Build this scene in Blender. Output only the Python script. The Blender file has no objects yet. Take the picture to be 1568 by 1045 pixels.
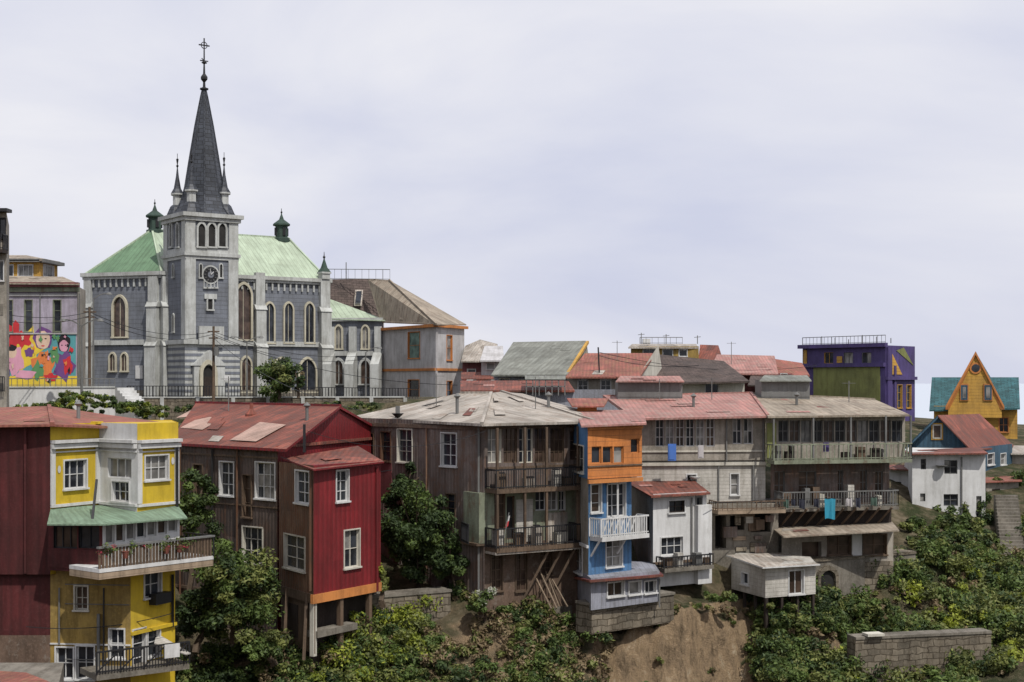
import bpy, math, random
import numpy as np
from mathutils import Vector, noise
random.seed(7); rng=np.random.default_rng(11)
F=2178.0; CX=784.0; H=585.0     # in image pixels: focal length, centre column, horizon row; u,v are image coordinates
def X(u,d): return (u-CX)/F*d
def Z(v,d): return (H-v)/F*d
def P(u,v,d): return Vector((X(u,d),d,Z(v,d)))
scene=bpy.context.scene
# ---------------------------------------------------------------- materials
def lin(c): 
    c=c/255.0
    return c/12.92 if c<=0.04045 else ((c+0.055)/1.055)**2.4
def C(r,g,b,k=1.05): return (min(lin(r)*k,.8),min(lin(g)*k,.8),min(lin(b)*k,.8),1)
MATS={}
def mat(name,col,kind='plain',pitch=.2,dirt=.45,rust=None,rustamt=.45,sheet=.0,rough=.75,bump=.5,metal=0):
    m=bpy.data.materials.new(name); m.use_nodes=True; nt=m.node_tree; N=nt.nodes; L=nt.links
    dirt=min(1,dirt*1.4)
    b=N['Principled BSDF']; b.inputs['Roughness'].default_value=rough; b.inputs['Metallic'].default_value=metal; b.inputs['Specular IOR Level'].default_value=.3
    uv=N.new('ShaderNodeUVMap'); uv.uv_map='UVMap'
    sep=N.new('ShaderNodeSeparateXYZ'); L.new(uv.outputs[0],sep.inputs[0])
    geo=N.new('ShaderNodeNewGeometry')
    def math_(op,a,b_=None,c=None):
        n=N.new('ShaderNodeMath'); n.operation=op
        for i,v in enumerate((a,b_,c)):
            if v is None: continue
            if isinstance(v,(int,float)): n.inputs[i].default_value=v
            else: L.new(v,n.inputs[i])
        return n.outputs[0]
    def noise_(vec,scale,detail=4,rgh=.6):
        n=N.new('ShaderNodeTexNoise'); n.inputs['Scale'].default_value=scale; n.inputs['Detail'].default_value=detail
        n.inputs['Roughness'].default_value=rgh; L.new(vec,n.inputs['Vector']); return n.outputs['Fac']
    def mapr(v,a,b_,c,d):
        n=N.new('ShaderNodeMapRange'); n.inputs[1].default_value=a;n.inputs[2].default_value=b_;n.inputs[3].default_value=c;n.inputs[4].default_value=d
        L.new(v,n.inputs[0]); return n.outputs[0]
    def mix(f,a,b_,mode='MIX'):
        n=N.new('ShaderNodeMix'); n.data_type='RGBA'; n.blend_type=mode
        if isinstance(f,(int,float)): n.inputs[0].default_value=f
        else: L.new(f,n.inputs[0])
        for i,v in ((6,a),(7,b_)):
            if isinstance(v,tuple): n.inputs[i].default_value=v
            else: L.new(v,n.inputs[i])
        return n.outputs[2]
    big=noise_(geo.outputs['Position'],.55,5,.65)
    mp=N.new('ShaderNodeMapping'); L.new(uv.outputs[0],mp.inputs[0]); mp.inputs['Scale'].default_value=(2.6,.35,1)
    streak=noise_(mp.outputs[0],1.0,6,.7)
    fine=noise_(geo.outputs['Position'],9,4,.7)
    g_=(col[0]+col[1]+col[2])/3*.4
    dk=(col[0]*.3+g_*.35,col[1]*.3+g_*.32,col[2]*.28+g_*.28,1)
    c=mix(mapr(big,.36,.66,0,dirt),col,dk)
    c=mix(mapr(streak,.45,.72,0,min(1,dirt*1.2)),c,(col[0]*.38,col[1]*.36,col[2]*.33,1))
    lt=tuple(min(1,x*1.2+.02) for x in col[:3])+(1,)
    c=mix(mapr(fine,.5,.8,0,dirt*.7),c,lt)
    hgt=math_('MULTIPLY',fine,.25)
    if sheet:
        fx=math_('FLOOR',math_('DIVIDE',sep.outputs[0],.93)); fy=math_('FLOOR',math_('DIVIDE',math_('ADD',sep.outputs[1],50),2.3))
        cb=N.new('ShaderNodeCombineXYZ'); L.new(fx,cb.inputs[0]); L.new(fy,cb.inputs[1])
        wn=N.new('ShaderNodeTexWhiteNoise'); wn.noise_dimensions='2D'; L.new(cb.outputs[0],wn.inputs['Vector'])
        val=mapr(wn.outputs['Value'],0,1,1-sheet*1.3,1+sheet)
        cc=N.new('ShaderNodeCombineXYZ'); [L.new(val,cc.inputs[i]) for i in range(3)]
        c=mix(1.0,c,cc.outputs[0],'MULTIPLY')
    if rust:
        rn=noise_(geo.outputs['Position'],1.3,8,.75)
        rn2=math_('ADD',math_('MULTIPLY',rn,.6),math_('MULTIPLY',streak,.4))
        lo=.62-rustamt*.25
        c=mix(mapr(rn2,lo,lo+.09,0,.9),c,rust)
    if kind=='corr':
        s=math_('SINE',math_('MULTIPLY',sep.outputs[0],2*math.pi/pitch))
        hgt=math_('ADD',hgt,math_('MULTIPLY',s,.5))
        c=mix(mapr(s,-1,-.2,.35,0),c,dk)  # grooves darkened in the colour: dirt plus painted-in occlusion shade
    elif kind=='plank':
        f=math_('FRACT',math_('DIVIDE',math_('ADD',sep.outputs[1],100),pitch))
        hgt=math_('ADD',hgt,math_('MULTIPLY',f,-.9)); c=mix(mapr(f,.86,.95,0,.55),c,dk)
    elif kind=='vplank':
        f=math_('FRACT',math_('DIVIDE',math_('ADD',sep.outputs[0],300),pitch))
        hgt=math_('ADD',hgt,math_('MULTIPLY',math_('GREATER_THAN',f,.1),.8)); c=mix(mapr(f,.08,.14,.6,0),c,dk)
    elif kind in('brick','tile','stone'):
        br=N.new('ShaderNodeTexBrick'); 
        if kind=='stone':
            wv=N.new('ShaderNodeTexNoise'); wv.inputs['Scale'].default_value=1.5; L.new(uv.outputs[0],wv.inputs['Vector'])
            wm=N.new('ShaderNodeMix'); wm.data_type='VECTOR'; wm.inputs[0].default_value=.25; L.new(uv.outputs[0],wm.inputs[4]); L.new(wv.outputs['Color'],wm.inputs[5]); L.new(wm.outputs[1],br.inputs['Vector'])
        else: L.new(uv.outputs[0],br.inputs['Vector'])
        br.inputs['Scale'].default_value=1; br.inputs['Brick Width'].default_value=pitch*2.1; br.inputs['Row Height'].default_value=pitch
        br.inputs['Mortar Size'].default_value=pitch*.08
        br.inputs['Color1'].default_value=(1,1,1,1); br.inputs['Color2'].default_value=(.6,.6,.6,1); br.inputs['Mortar'].default_value=(.35,.33,.3,1)
        c=mix(1.0,c,br.outputs['Color'],'MULTIPLY'); hgt=math_('ADD',hgt,math_('MULTIPLY',br.outputs['Fac'],-.7))
    L.new(c,b.inputs['Base Color'])
    bp=N.new('ShaderNodeBump'); bp.inputs['Strength'].default_value=bump; bp.inputs['Distance'].default_value=.04
    L.new(hgt,bp.inputs['Height']); L.new(bp.outputs[0],b.inputs['Normal'])
    MATS[name]=m; return m
def glassmat(name,col,rough=.12):
    m=bpy.data.materials.new(name); m.use_nodes=True; nt=m.node_tree; b=nt.nodes['Principled BSDF']
    n=nt.nodes.new('ShaderNodeTexNoise'); n.inputs['Scale'].default_value=1.3; g=nt.nodes.new('ShaderNodeNewGeometry'); nt.links.new(g.outputs['Position'],n.inputs[0])
    r=nt.nodes.new('ShaderNodeValToRGB'); r.color_ramp.elements[0].position=.35; r.color_ramp.elements[0].color=tuple(x*.35 for x in col[:3])+(1,)
    r.color_ramp.elements[1].position=.65; r.color_ramp.elements[1].color=col; nt.links.new(n.outputs[0],r.inputs[0]); nt.links.new(r.outputs[0],b.inputs['Base Color'])
    b.inputs['Roughness'].default_value=rough; b.inputs['Specular IOR Level'].default_value=.45
    return m
def leafmat(name,c1,c2):
    m=bpy.data.materials.new(name); m.use_nodes=True; nt=m.node_tree; b=nt.nodes['Principled BSDF']; N=nt.nodes;L=nt.links
    g=N.new('ShaderNodeNewGeometry'); n=N.new('ShaderNodeTexNoise'); n.inputs['Scale'].default_value=.9; n.inputs['Detail'].default_value=6; n.inputs['Roughness'].default_value=.75
    L.new(g.outputs['Position'],n.inputs[0]); r=N.new('ShaderNodeValToRGB'); r.color_ramp.elements[0].position=.36; r.color_ramp.elements[1].position=.62
    r.color_ramp.elements[0].color=c1; r.color_ramp.elements[1].color=c2; L.new(n.outputs[0],r.inputs[0]); L.new(r.outputs[0],b.inputs['Base Color'])
    b.inputs['Roughness'].default_value=.6; b.inputs['Specular IOR Level'].default_value=.3
    tr=N.new('ShaderNodeBsdfTranslucent'); L.new(r.outputs[0],tr.inputs[0]); ms=N.new('ShaderNodeMixShader'); ms.inputs[0].default_value=.3
    L.new(b.outputs[0],ms.inputs[1]); L.new(tr.outputs[0],ms.inputs[2]); L.new(ms.outputs[0],N['Material Output'].inputs[0]); return m
RUST=(.13,.05,.025,1); RUSTL=(.23,.12,.07,1)
white=mat('white_paint',(.58,.58,.57,1),dirt=.28)
cream=mat('cream_stucco',C(192,188,176),dirt=.35)
yellow=mat('yellow_stucco',(.56,.39,.022,1),dirt=.28)
mustard=mat('mustard_stucco',C(156,130,68),dirt=.6)
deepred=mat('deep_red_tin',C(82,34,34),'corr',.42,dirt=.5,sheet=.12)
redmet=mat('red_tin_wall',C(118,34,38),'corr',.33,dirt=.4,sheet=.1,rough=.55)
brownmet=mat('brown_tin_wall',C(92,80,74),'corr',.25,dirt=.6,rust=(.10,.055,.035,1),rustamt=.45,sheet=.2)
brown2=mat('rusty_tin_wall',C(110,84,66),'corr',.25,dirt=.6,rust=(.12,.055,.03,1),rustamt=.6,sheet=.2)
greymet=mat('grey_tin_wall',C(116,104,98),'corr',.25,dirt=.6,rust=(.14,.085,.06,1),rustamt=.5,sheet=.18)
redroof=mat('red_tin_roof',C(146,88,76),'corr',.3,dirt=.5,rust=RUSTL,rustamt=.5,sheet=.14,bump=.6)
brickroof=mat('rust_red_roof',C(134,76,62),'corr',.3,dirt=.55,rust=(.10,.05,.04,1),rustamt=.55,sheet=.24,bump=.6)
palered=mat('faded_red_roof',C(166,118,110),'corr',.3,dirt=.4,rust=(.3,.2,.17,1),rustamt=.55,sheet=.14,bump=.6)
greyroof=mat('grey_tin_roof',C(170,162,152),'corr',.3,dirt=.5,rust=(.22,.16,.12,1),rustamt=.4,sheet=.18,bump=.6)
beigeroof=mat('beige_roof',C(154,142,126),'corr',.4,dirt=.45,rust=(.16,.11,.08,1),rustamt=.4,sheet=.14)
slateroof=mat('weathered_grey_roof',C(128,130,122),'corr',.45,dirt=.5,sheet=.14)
tileroof=mat('dark_tile_roof',C(94,80,74),'tile',.35,dirt=.5)
greenroof=mat('green_copper_roof',C(164,178,156),'vplank',.55,dirt=.3,sheet=.07)
greenroof2=mat('deep_green_roof',C(98,126,98),'vplank',.55,dirt=.35,sheet=.07)
darkgreen=mat('dark_green_copper',C(56,74,66),dirt=.4)
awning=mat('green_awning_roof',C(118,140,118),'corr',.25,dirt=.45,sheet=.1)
slate=mat('spire_slate',C(70,74,82),'tile',.45,dirt=.35,rough=.5)
churchwall=mat('church_grey_wall',C(108,112,120,1.1),'plank',.45,dirt=.35)
churchtrim=mat('church_pale_trim',C(178,180,177),dirt=.42)
churchcream=mat('church_cream_mould',C(186,180,160),dirt=.3)
darkwood=mat('dark_wood',C(54,45,40),'vplank',.2,dirt=.5)
wood=mat('old_wood',C(104,86,70),'vplank',.22,dirt=.6)
woodl=mat('pale_wood',C(146,128,108),'plank',.2,dirt=.5)
stone=mat('rubble_stone_wall',C(134,124,108),'stone',.26,dirt=.75)
concrete=mat('old_concrete',C(122,116,106),dirt=.75)
brownconc=mat('brown_stucco',C(110,90,76),dirt=.7,rust=(.2,.17,.14,1),rustamt=.35)
iron=mat('black_iron',C(38,38,40,1),dirt=.2,rough=.5)
greyiron=mat('grey_iron',C(110,110,108),dirt=.35,rough=.5)
orange=mat('orange_boards',C(190,118,60),'plank',.3,dirt=.45)
orangetrim=mat('orange_trim',C(188,122,66),dirt=.4)
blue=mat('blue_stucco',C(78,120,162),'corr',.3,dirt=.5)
bluegrey=mat('blue_grey_wall',C(142,144,154),'vplank',.3,dirt=.5)
palewall=mat('pale_grey_stucco',C(178,176,176),dirt=.38)
beige=mat('beige_stucco',C(154,147,136),dirt=.6)
siding=mat('white_siding',C(180,176,168),'plank',.22,dirt=.5)
greensage=mat('sage_stucco',C(130,136,116),dirt=.6,rust=(.14,.09,.06,1),rustamt=.35)
olive=mat('olive_green_paint',C(122,126,74),dirt=.4)
purple=mat('purple_paint',C(78,66,114),dirt=.4)  # purple, teal and gold muted in the colour itself to suggest distance haze
teal=mat('teal_roof',C(60,106,112),'tile',.3,dirt=.45)
gold=mat('golden_yellow_paint',C(184,142,62),'plank',.3,dirt=.4)
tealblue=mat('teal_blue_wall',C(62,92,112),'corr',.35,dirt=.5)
lilac=mat('lilac_stucco',C(166,158,172),dirt=.45)
maroon=mat('maroon_paint',C(114,62,64),dirt=.5)
glass=glassmat('window_glass',(.035,.04,.05,1)); glassc=glassmat('window_glass_curtain',(.28,.27,.25,1),.3)
glassr=glassmat('window_glass_warm',(.09,.06,.045,1),.2); dark=glassmat('dark_interior',(.02,.018,.016,1),.8)
L1=leafmat('foliage_green',(.032,.052,.016,1),(.14,.20,.05,1))
L2=leafmat('foliage_dark',(.016,.03,.012,1),(.065,.10,.032,1))
L3=leafmat('foliage_olive',(.05,.065,.02,1),(.22,.24,.07,1))
L4=leafmat('foliage_bright',(.09,.12,.014,1),(.34,.38,.05,1))
LD=leafmat('foliage_dry',(.10,.07,.04,1),(.30,.23,.13,1))
LR=leafmat('flowers_red',(.25,.02,.04,1),(.55,.08,.12,1))
LW=leafmat('white_blossom',(.3,.3,.25,1),(.6,.6,.5,1))
bark=mat('bark',C(92,78,64),dirt=.6)
def paint(name,r,g,b): return mat(name,C(r,g,b),dirt=.2)
PATCH={'grey_tin_wall':(['rusty_tin_wall','grey_tin_wall','old_wood','brown_tin_wall','grey_tin_roof'],.10),'brown_tin_wall':(['rusty_tin_wall','grey_tin_wall','brown_tin_wall'],.10),'rusty_tin_wall':(['brown_tin_wall','rusty_tin_wall','old_wood'],.12),
 'brown_stucco':(['old_wood','rusty_tin_wall','old_concrete'],.08),'beige_stucco':(['old_concrete','beige_stucco'],.03),'sage_stucco':(['old_wood','grey_tin_roof','white_siding'],.06),'deep_red_tin':(['deep_red_tin'],.02)}
# ---------------------------------------------------------------- object builder
def setuv(me):
    uvl=me.uv_layers.new(name='UVMap'); 
    n=len(me.loops); uv=np.zeros((n,2))
    for p in me.polygons:
        nn=p.normal
        if abs(nn.z)>.995: t=Vector((1,0,0)); b=Vector((0,1,0))
        else:
            t=Vector((-nn.y,nn.x,0)); t.normalize(); b=nn.cross(t)
        for li in p.loop_indices:
            co=me.vertices[me.loops[li].vertex_index].co
            uv[li]=(co.dot(t),co.dot(b))
    uvl.data.foreach_set('uv',uv.ravel())
class Obj:
    def __init__(s,name): s.name=name; s.parts={}; s.walls=[]; s.kids=[]
    def poly(s,part,m,pts):
        vs,fs,ms,mi=s.parts.setdefault(part,([],[],[],{}))
        if m.name not in mi: mi[m.name]=len(mi); 
        b=len(vs); vs.extend([tuple(p) for p in pts]); fs.append(tuple(range(b,b+len(pts)))); ms.append(mi[m.name])
    def hexa(s,part,m,p):
        for f in ((3,2,1,0),(4,5,6,7),(0,1,5,4),(1,2,6,5),(2,3,7,6),(3,0,4,7)): s.poly(part,m,[p[i] for i in f])
    def box(s,part,m,x0,x1,y0,y1,z0,z1):
        s.hexa(part,m,[(x0,y0,z0),(x1,y0,z0),(x1,y1,z0),(x0,y1,z0),(x0,y0,z1),(x1,y0,z1),(x1,y1,z1),(x0,y1,z1)])
    def bar(s,part,m,a,b,r=.04):
        a=Vector(a);b=Vector(b); d=(b-a).normalized(); up=Vector((0,0,1)) if abs(d.z)<.9 else Vector((1,0,0))
        x=d.cross(up).normalized()*r; y=d.cross(x).normalized()*r
        s.hexa(part,m,[a-x-y,a+x-y,a+x+y,a-x+y,b-x-y,b+x-y,b+x+y,b-x+y])
    def tube(s,part,m,prof,c,n=12,rot=0):
        c=Vector(c)
        R=[[c+Vector((r*math.cos(2*math.pi*i/n+rot),r*math.sin(2*math.pi*i/n+rot),z)) for i in range(n)] for r,z in prof]
        for a,b in zip(R,R[1:]):
            for i in range(n): s.poly(part,m,[a[i],a[(i+1)%n],b[(i+1)%n],b[i]])
        s.poly(part,m,R[-1])
    def prism(s,part,m,pts,z0,z1):
        n=len(pts); s.poly(part,m,[(p[0],p[1],z1) for p in pts])
        for i in range(n):
            a=pts[i];b=pts[(i+1)%n]; s.poly(part,m,[(a[0],a[1],z0),(b[0],b[1],z0),(b[0],b[1],z1),(a[0],a[1],z1)])
    def roof(s,m,pts,th=.1,edge=None,part='roof',caps=()):
        T=[P(*p) for p in pts]; dn=Vector((0,0,-th)); n=len(T)
        s.poly(part,m,T); s.poly(part,edge or m,[t+dn for t in reversed(T)])
        for i in range(n): s.poly(part,edge or m,[T[i]+dn,T[(i+1)%n]+dn,T[(i+1)%n],T[i]])
        for i in caps: s.bar('ridge_cap',edge or m,T[i],T[(i+1)%n],.09)
        if n==4 and m.name.endswith('roof') and m.name not in('teal_roof','dark_tile_roof') and (T[1]-T[0]).length>4 and (T[2]-T[1]).length>3:   # loose replacement sheets
            for _ in range(int((T[1]-T[0]).length*.45)):
                q=random.uniform(.05,.85); r=random.uniform(.05,.75); dq=.9/(T[1]-T[0]).length; dr=random.uniform(.12,.24)
                def pt(a,b): return (T[0].lerp(T[1],a)).lerp(T[3].lerp(T[2],a),b)
                nn=(T[1]-T[0]).cross(T[3]-T[0]).normalized(); nn=nn if nn.z>0 else -nn
                s.poly('replacement_sheets',random.choice([m,m,greyroof,brickroof,palered if m.name!='grey_tin_roof' else beigeroof]) if random.random()<.5 else m,[pt(a,b)+nn*.03 for a,b in ((q,r),(q+dq,r),(q+dq,r+dr),(q,r+dr))])
    def finish(s):
        for w in s.walls: w.build()
        e=bpy.data.objects.new(s.name,None); scene.collection.objects.link(e)
        for part,(vs,fs,ms,mi) in s.parts.items():
            me=bpy.data.meshes.new(part); me.from_pydata(vs,[],fs)
            for mn in mi: me.materials.append(bpy.data.materials[mn])
            me.polygons.foreach_set('material_index',ms); me.update(); setuv(me)
            o=bpy.data.objects.new(part,me); scene.collection.objects.link(o); o.parent=e
        for k in s.kids: k.parent=e
        return e
class Wall:
    def __init__(s,ob,A,B,zt=0,zb=-1,m=None,part='walls',add=True):
        s.ob=ob; a=Vector((X(*A),A[1],0)) if len(A)==2 else Vector(A); b=Vector((X(*B),B[1],0)) if len(B)==2 else Vector(B)
        s.o=a; s.len=(b-a).length; s.t=(b-a).normalized(); s.n=Vector((s.t.y,-s.t.x,0)); s.zt=zt; s.zb=zb; s.m=m; s.part=part; s.op=[]
        if add: ob.walls.append(s)
    def s_(s,u):
        k=(u-CX)/F; return (k*s.o.y-s.o.x)/(s.t.x-k*s.t.y)
    def z_(s,ss,v): return Z(v,s.o.y+ss*s.t.y)
    def p(s,a,n,z): q=s.o+s.t*a+s.n*n; return Vector((q.x,q.y,z))
    def box(s,part,m,a0,a1,n0,n1,z0,z1):
        s.ob.hexa(part,m,[s.p(a0,n1,z0),s.p(a1,n1,z0),s.p(a1,n0,z0),s.p(a0,n0,z0),s.p(a0,n1,z1),s.p(a1,n1,z1),s.p(a1,n0,z1),s.p(a0,n0,z1)])
    def R(s,u0,v0,u1,v1):
        a0=s.s_(u0);a1=s.s_(u1); mid=(a0+a1)/2; return a0,a1,s.z_(mid,v1),s.z_(mid,v0)
    def ubox(s,part,m,u0,v0,u1,v1,n0,n1): 
        a0,a1,z0,z1=s.R(u0,v0,u1,v1); s.box(part,m,a0,a1,n0,n1,z0,z1)
    def band(s,m,v,h,n=.12,part='trim',u=None,ext=0):
        a=s.len/2 if u is None else s.s_(u); z=s.z_(a,v); s.box(part,m,-ext,s.len+ext,-.02,n,z-h,z)
    def quad(s,part,m,a0,a1,n,z0,z1): s.ob.poly(part,m,[s.p(a0,n,z0),s.p(a1,n,z0),s.p(a1,n,z1),s.p(a0,n,z1)])
    def pipe(s,u,v0,v1,m=None,r=.04,n=.09):
        a=s.s_(u); s.ob.bar('drainpipe',m or greyiron,s.p(a,n,s.z_(a,v0)),s.p(a,n,s.z_(a,v1)),r)
    def win(s,u0,v0,u1,v1,nx=2,ny=2,fr=None,tr='same',gl=None,inset=.16,fw=.05,part='windows',sill=True,tw=.06):
        fr=fr or white; a0,a1,z0,z1=s.R(u0,v0,u1,v1); a0=max(a0,.03); a1=min(a1,s.len-.03)
        z1=min(z1,s.zt-.03); z0=max(z0,s.zb+.02)
        s.op.append((a0,a1,z0,z1))
        for q in ([s.p(a0,0,z0),s.p(a0,-inset,z0),s.p(a0,-inset,z1),s.p(a0,0,z1)],[s.p(a1,-inset,z0),s.p(a1,0,z0),s.p(a1,0,z1),s.p(a1,-inset,z1)],
                  [s.p(a0,0,z0),s.p(a1,0,z0),s.p(a1,-inset,z0),s.p(a0,-inset,z0)],[s.p(a0,-inset,z1),s.p(a1,-inset,z1),s.p(a1,0,z1),s.p(a0,0,z1)]): s.ob.poly(part,fr,q)
        xs=np.linspace(a0,a1,nx+1); zs=np.linspace(z0,z1,ny+1)
        g0=gl; cur=random.random()<.25
        for i in range(nx):
            for j in range(ny):
                g=g0 or (glassc if (cur and random.random()<.7) else glass)
                s.quad(part,g,xs[i],xs[i+1],-inset+.004,zs[j],zs[j+1])
        h=fw/2
        for i,x in enumerate(xs): 
            l,r=(x,x+fw) if i==0 else ((x-fw,x) if i==nx else (x-h*.8,x+h*.8)); s.box(part,fr,l,r,-inset+.01,-inset+.06,z0,z1)
        for j,z in enumerate(zs): 
            l,r=(z,z+fw) if j==0 else ((z-fw,z) if j==ny else (z-h*.7,z+h*.7)); s.box(part,fr,a0+fw,a1-fw,-inset+.012,-inset+.055,l,r)
        if tr is not None:
            t=fr if tr=='same' else tr
            s.box(part,t,a0-tw,a0,-.01,.05,z0,z1+tw); s.box(part,t,a1,a1+tw,-.01,.05,z0,z1+tw); s.box(part,t,a0,a1,-.01,.047,z1,z1+tw)
            if sill: s.box(part,t,a0-tw-.04,a1+tw+.04,-.01,.12,z0-.08,z0)
    def hole(s,u0,v0,u1,v1,m=None,inset=1.0):
        m=m or dark; a0,a1,z0,z1=s.R(u0,v0,u1,v1); z1=min(z1,s.zt-.03); z0=max(z0,s.zb+.02); s.op.append((a0,a1,z0,z1)); w=s.m
        s.ob.poly('openings',w,[s.p(a0,0,z0),s.p(a0,-inset,z0),s.p(a0,-inset,z1),s.p(a0,0,z1)]); s.ob.poly('openings',w,[s.p(a1,-inset,z0),s.p(a1,0,z0),s.p(a1,0,z1),s.p(a1,-inset,z1)])
        s.ob.poly('openings',w,[s.p(a0,0,z0),s.p(a1,0,z0),s.p(a1,-inset,z0),s.p(a0,-inset,z0)]); s.ob.poly('openings',w,[s.p(a0,-inset,z1),s.p(a1,-inset,z1),s.p(a1,0,z1),s.p(a0,0,z1)])
        s.quad('openings',m,a0,a1,-inset,z0,z1)
    def arch(s,uc,vt,vb,wpx,fr,gl,tw=.22,proud=.22,pointed=1.0,mull=1,part='lancet_windows'):
        ac=s.s_(uc); d=s.o.y+ac*s.t.y; w=wpx/F*d/abs(s.t.x)*1.0; zt=Z(vt,d); zb=Z(vb,d); hw=w/2
        def outline(hw,zt,zb,n=6):
            rise=hw*1.5*pointed; zs=zt-rise; pts=[(-hw,zb)]
            for i in range(n+1):
                t=i/n; x=-hw*math.cos(t*math.pi/2)**1.25 if i<n else 0; pts.append((x,zs+rise*math.sin(t*math.pi/2)**.95))
            pts+= [(-x,z) for x,z in reversed(pts[:-1])]; return pts
        inn=outline(hw,zt,zb); out=outline(hw+tw,zt+tw*1.3,zb)
        s.ob.poly(part,gl,[s.p(ac+x,.03,z) for x,z in reversed(inn)])
        for i in range(len(inn)-1):
            a,b=inn[i],inn[i+1]; c,e=out[i],out[i+1]
            s.ob.poly(part,fr,[s.p(ac+a[0],proud,a[1]),s.p(ac+c[0],proud,c[1]),s.p(ac+e[0],proud,e[1]),s.p(ac+b[0],proud,b[1])])
            s.ob.poly(part,fr,[s.p(ac+a[0],.0,a[1]),s.p(ac+a[0],proud,a[1]),s.p(ac+b[0],proud,b[1]),s.p(ac+b[0],.0,b[1])])
            s.ob.poly(part,fr,[s.p(ac+c[0],proud,c[1]),s.p(ac+c[0],.0,c[1]),s.p(ac+e[0],.0,e[1]),s.p(ac+e[0],proud,e[1])])
        if mull: s.box(part,fr,ac-.03,ac+.03,.03,.07,zb,zt-.1)
        s.box(part,fr,ac-hw-tw-.05,ac+hw+tw+.05,0,proud+.06,zb-.16,zb)
    def rail(s,u0,u1,v,h=1.0,n=.0,m=None,step=.14,part='railing',r=.018,slab=None):
        m=m or iron; a0=s.s_(u0);a1=s.s_(u1); z=s.z_((a0+a1)/2,v)
        if slab: s.box('balcony_floor',slab,a0,a1,.005,n+.06,z-.22,z)
        runs=[(s.p(a0,n,z),s.p(a1,n,z))]
        if n>.3: runs+=[(s.p(a0,.02,z),s.p(a0,n,z)),(s.p(a1,.02,z),s.p(a1,n,z))]
        for a,b in runs: rail3(s.ob,a,b,h,m,step,part,r)
    def build(s):
        xs=sorted({0.0,s.len}|{x for o in s.op for x in o[:2]}); zs=sorted({s.zb,s.zt}|{z for o in s.op for z in o[2:]})
        xs=[x for x in xs if -1e-6<=x<=s.len+1e-6]; zs=[z for z in zs if s.zb-1e-6<=z<=s.zt+1e-6]
        for i in range(len(xs)-1):
            for j in range(len(zs)-1):
                cx=(xs[i]+xs[i+1])/2; cz=(zs[j]+zs[j+1])/2
                if any(o[0]<cx<o[1] and o[2]<cz<o[3] for o in s.op): continue
                s.quad(s.part,s.m,xs[i],xs[i+1],0,zs[j],zs[j+1])
        pm=PATCH.get(s.m.name)
        if pm and s.len>1.5:
            for k in range(int(pm[1]*s.len*(s.zt-s.zb))):
                w_=random.choice([.45,.9,.9,1.3]); h_=random.uniform(.5,1.8); a=random.uniform(.1,max(.2,s.len-w_-.1)); z=random.uniform(s.zb,s.zt-h_-.1)
                if a+w_>s.len: continue
                if any(o[0]-.12<a+w_ and a<o[1]+.12 and o[2]-.15<z+h_ and z<o[3]+.12 for o in s.op): continue
                s.box('patches',bpy.data.materials[random.choice(pm[0])],a,a+w_,.0,random.uniform(.012,.035),z,z+h_)
def rail3(ob,a,b,h,m,step=.14,part='railing',r=.018):
    up=Vector((0,0,1)); L=(b-a).length
    ob.bar(part,m,a+up*h,b+up*h,.035); ob.bar(part,m,a+up*.1,b+up*.1,.025)
    n=max(1,int(L/step))
    for i in range(n+1):
        p=a.lerp(b,i/n); ob.bar(part,m,p,p+up*h,r if i%8 else r*1.8)
def house(name,pts,zt,zb,m,depth=7,mats=None,ob=None,cap=True,backm=None):
    ob=ob or Obj(name); W=[]
    for i in range(len(pts)-1): W.append(Wall(ob,pts[i],pts[i+1],zt,zb,(mats[i] if mats else m)))
    f=[Vector((X(*q),q[1],0)) for q in pts]; bm=backm or m
    yb=max(q.y for q in f)+depth*.6; yl=max(yb-2.5,f[0].y+1.5); yr=max(yb-2.5,f[-1].y+1.5)
    yl=max(yl,f[0].y+depth*.5); yr=max(yr,f[-1].y+depth*.5)
    bl=Vector((f[0].x/f[0].y*yl+.3,yl,0)); br=Vector((f[-1].x/f[-1].y*yr-.3,yr,0))
    for a,b in ((f[-1],br),(br,bl),(bl,f[0])):
        ob.poly('walls',bm,[(a.x,a.y,zb),(b.x,b.y,zb),(b.x,b.y,zt),(a.x,a.y,zt)])
    if cap: ob.poly('ceiling',bm,[(q.x,q.y,zt-.03) for q in f+[br,bl]])
    return ob,W
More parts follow.
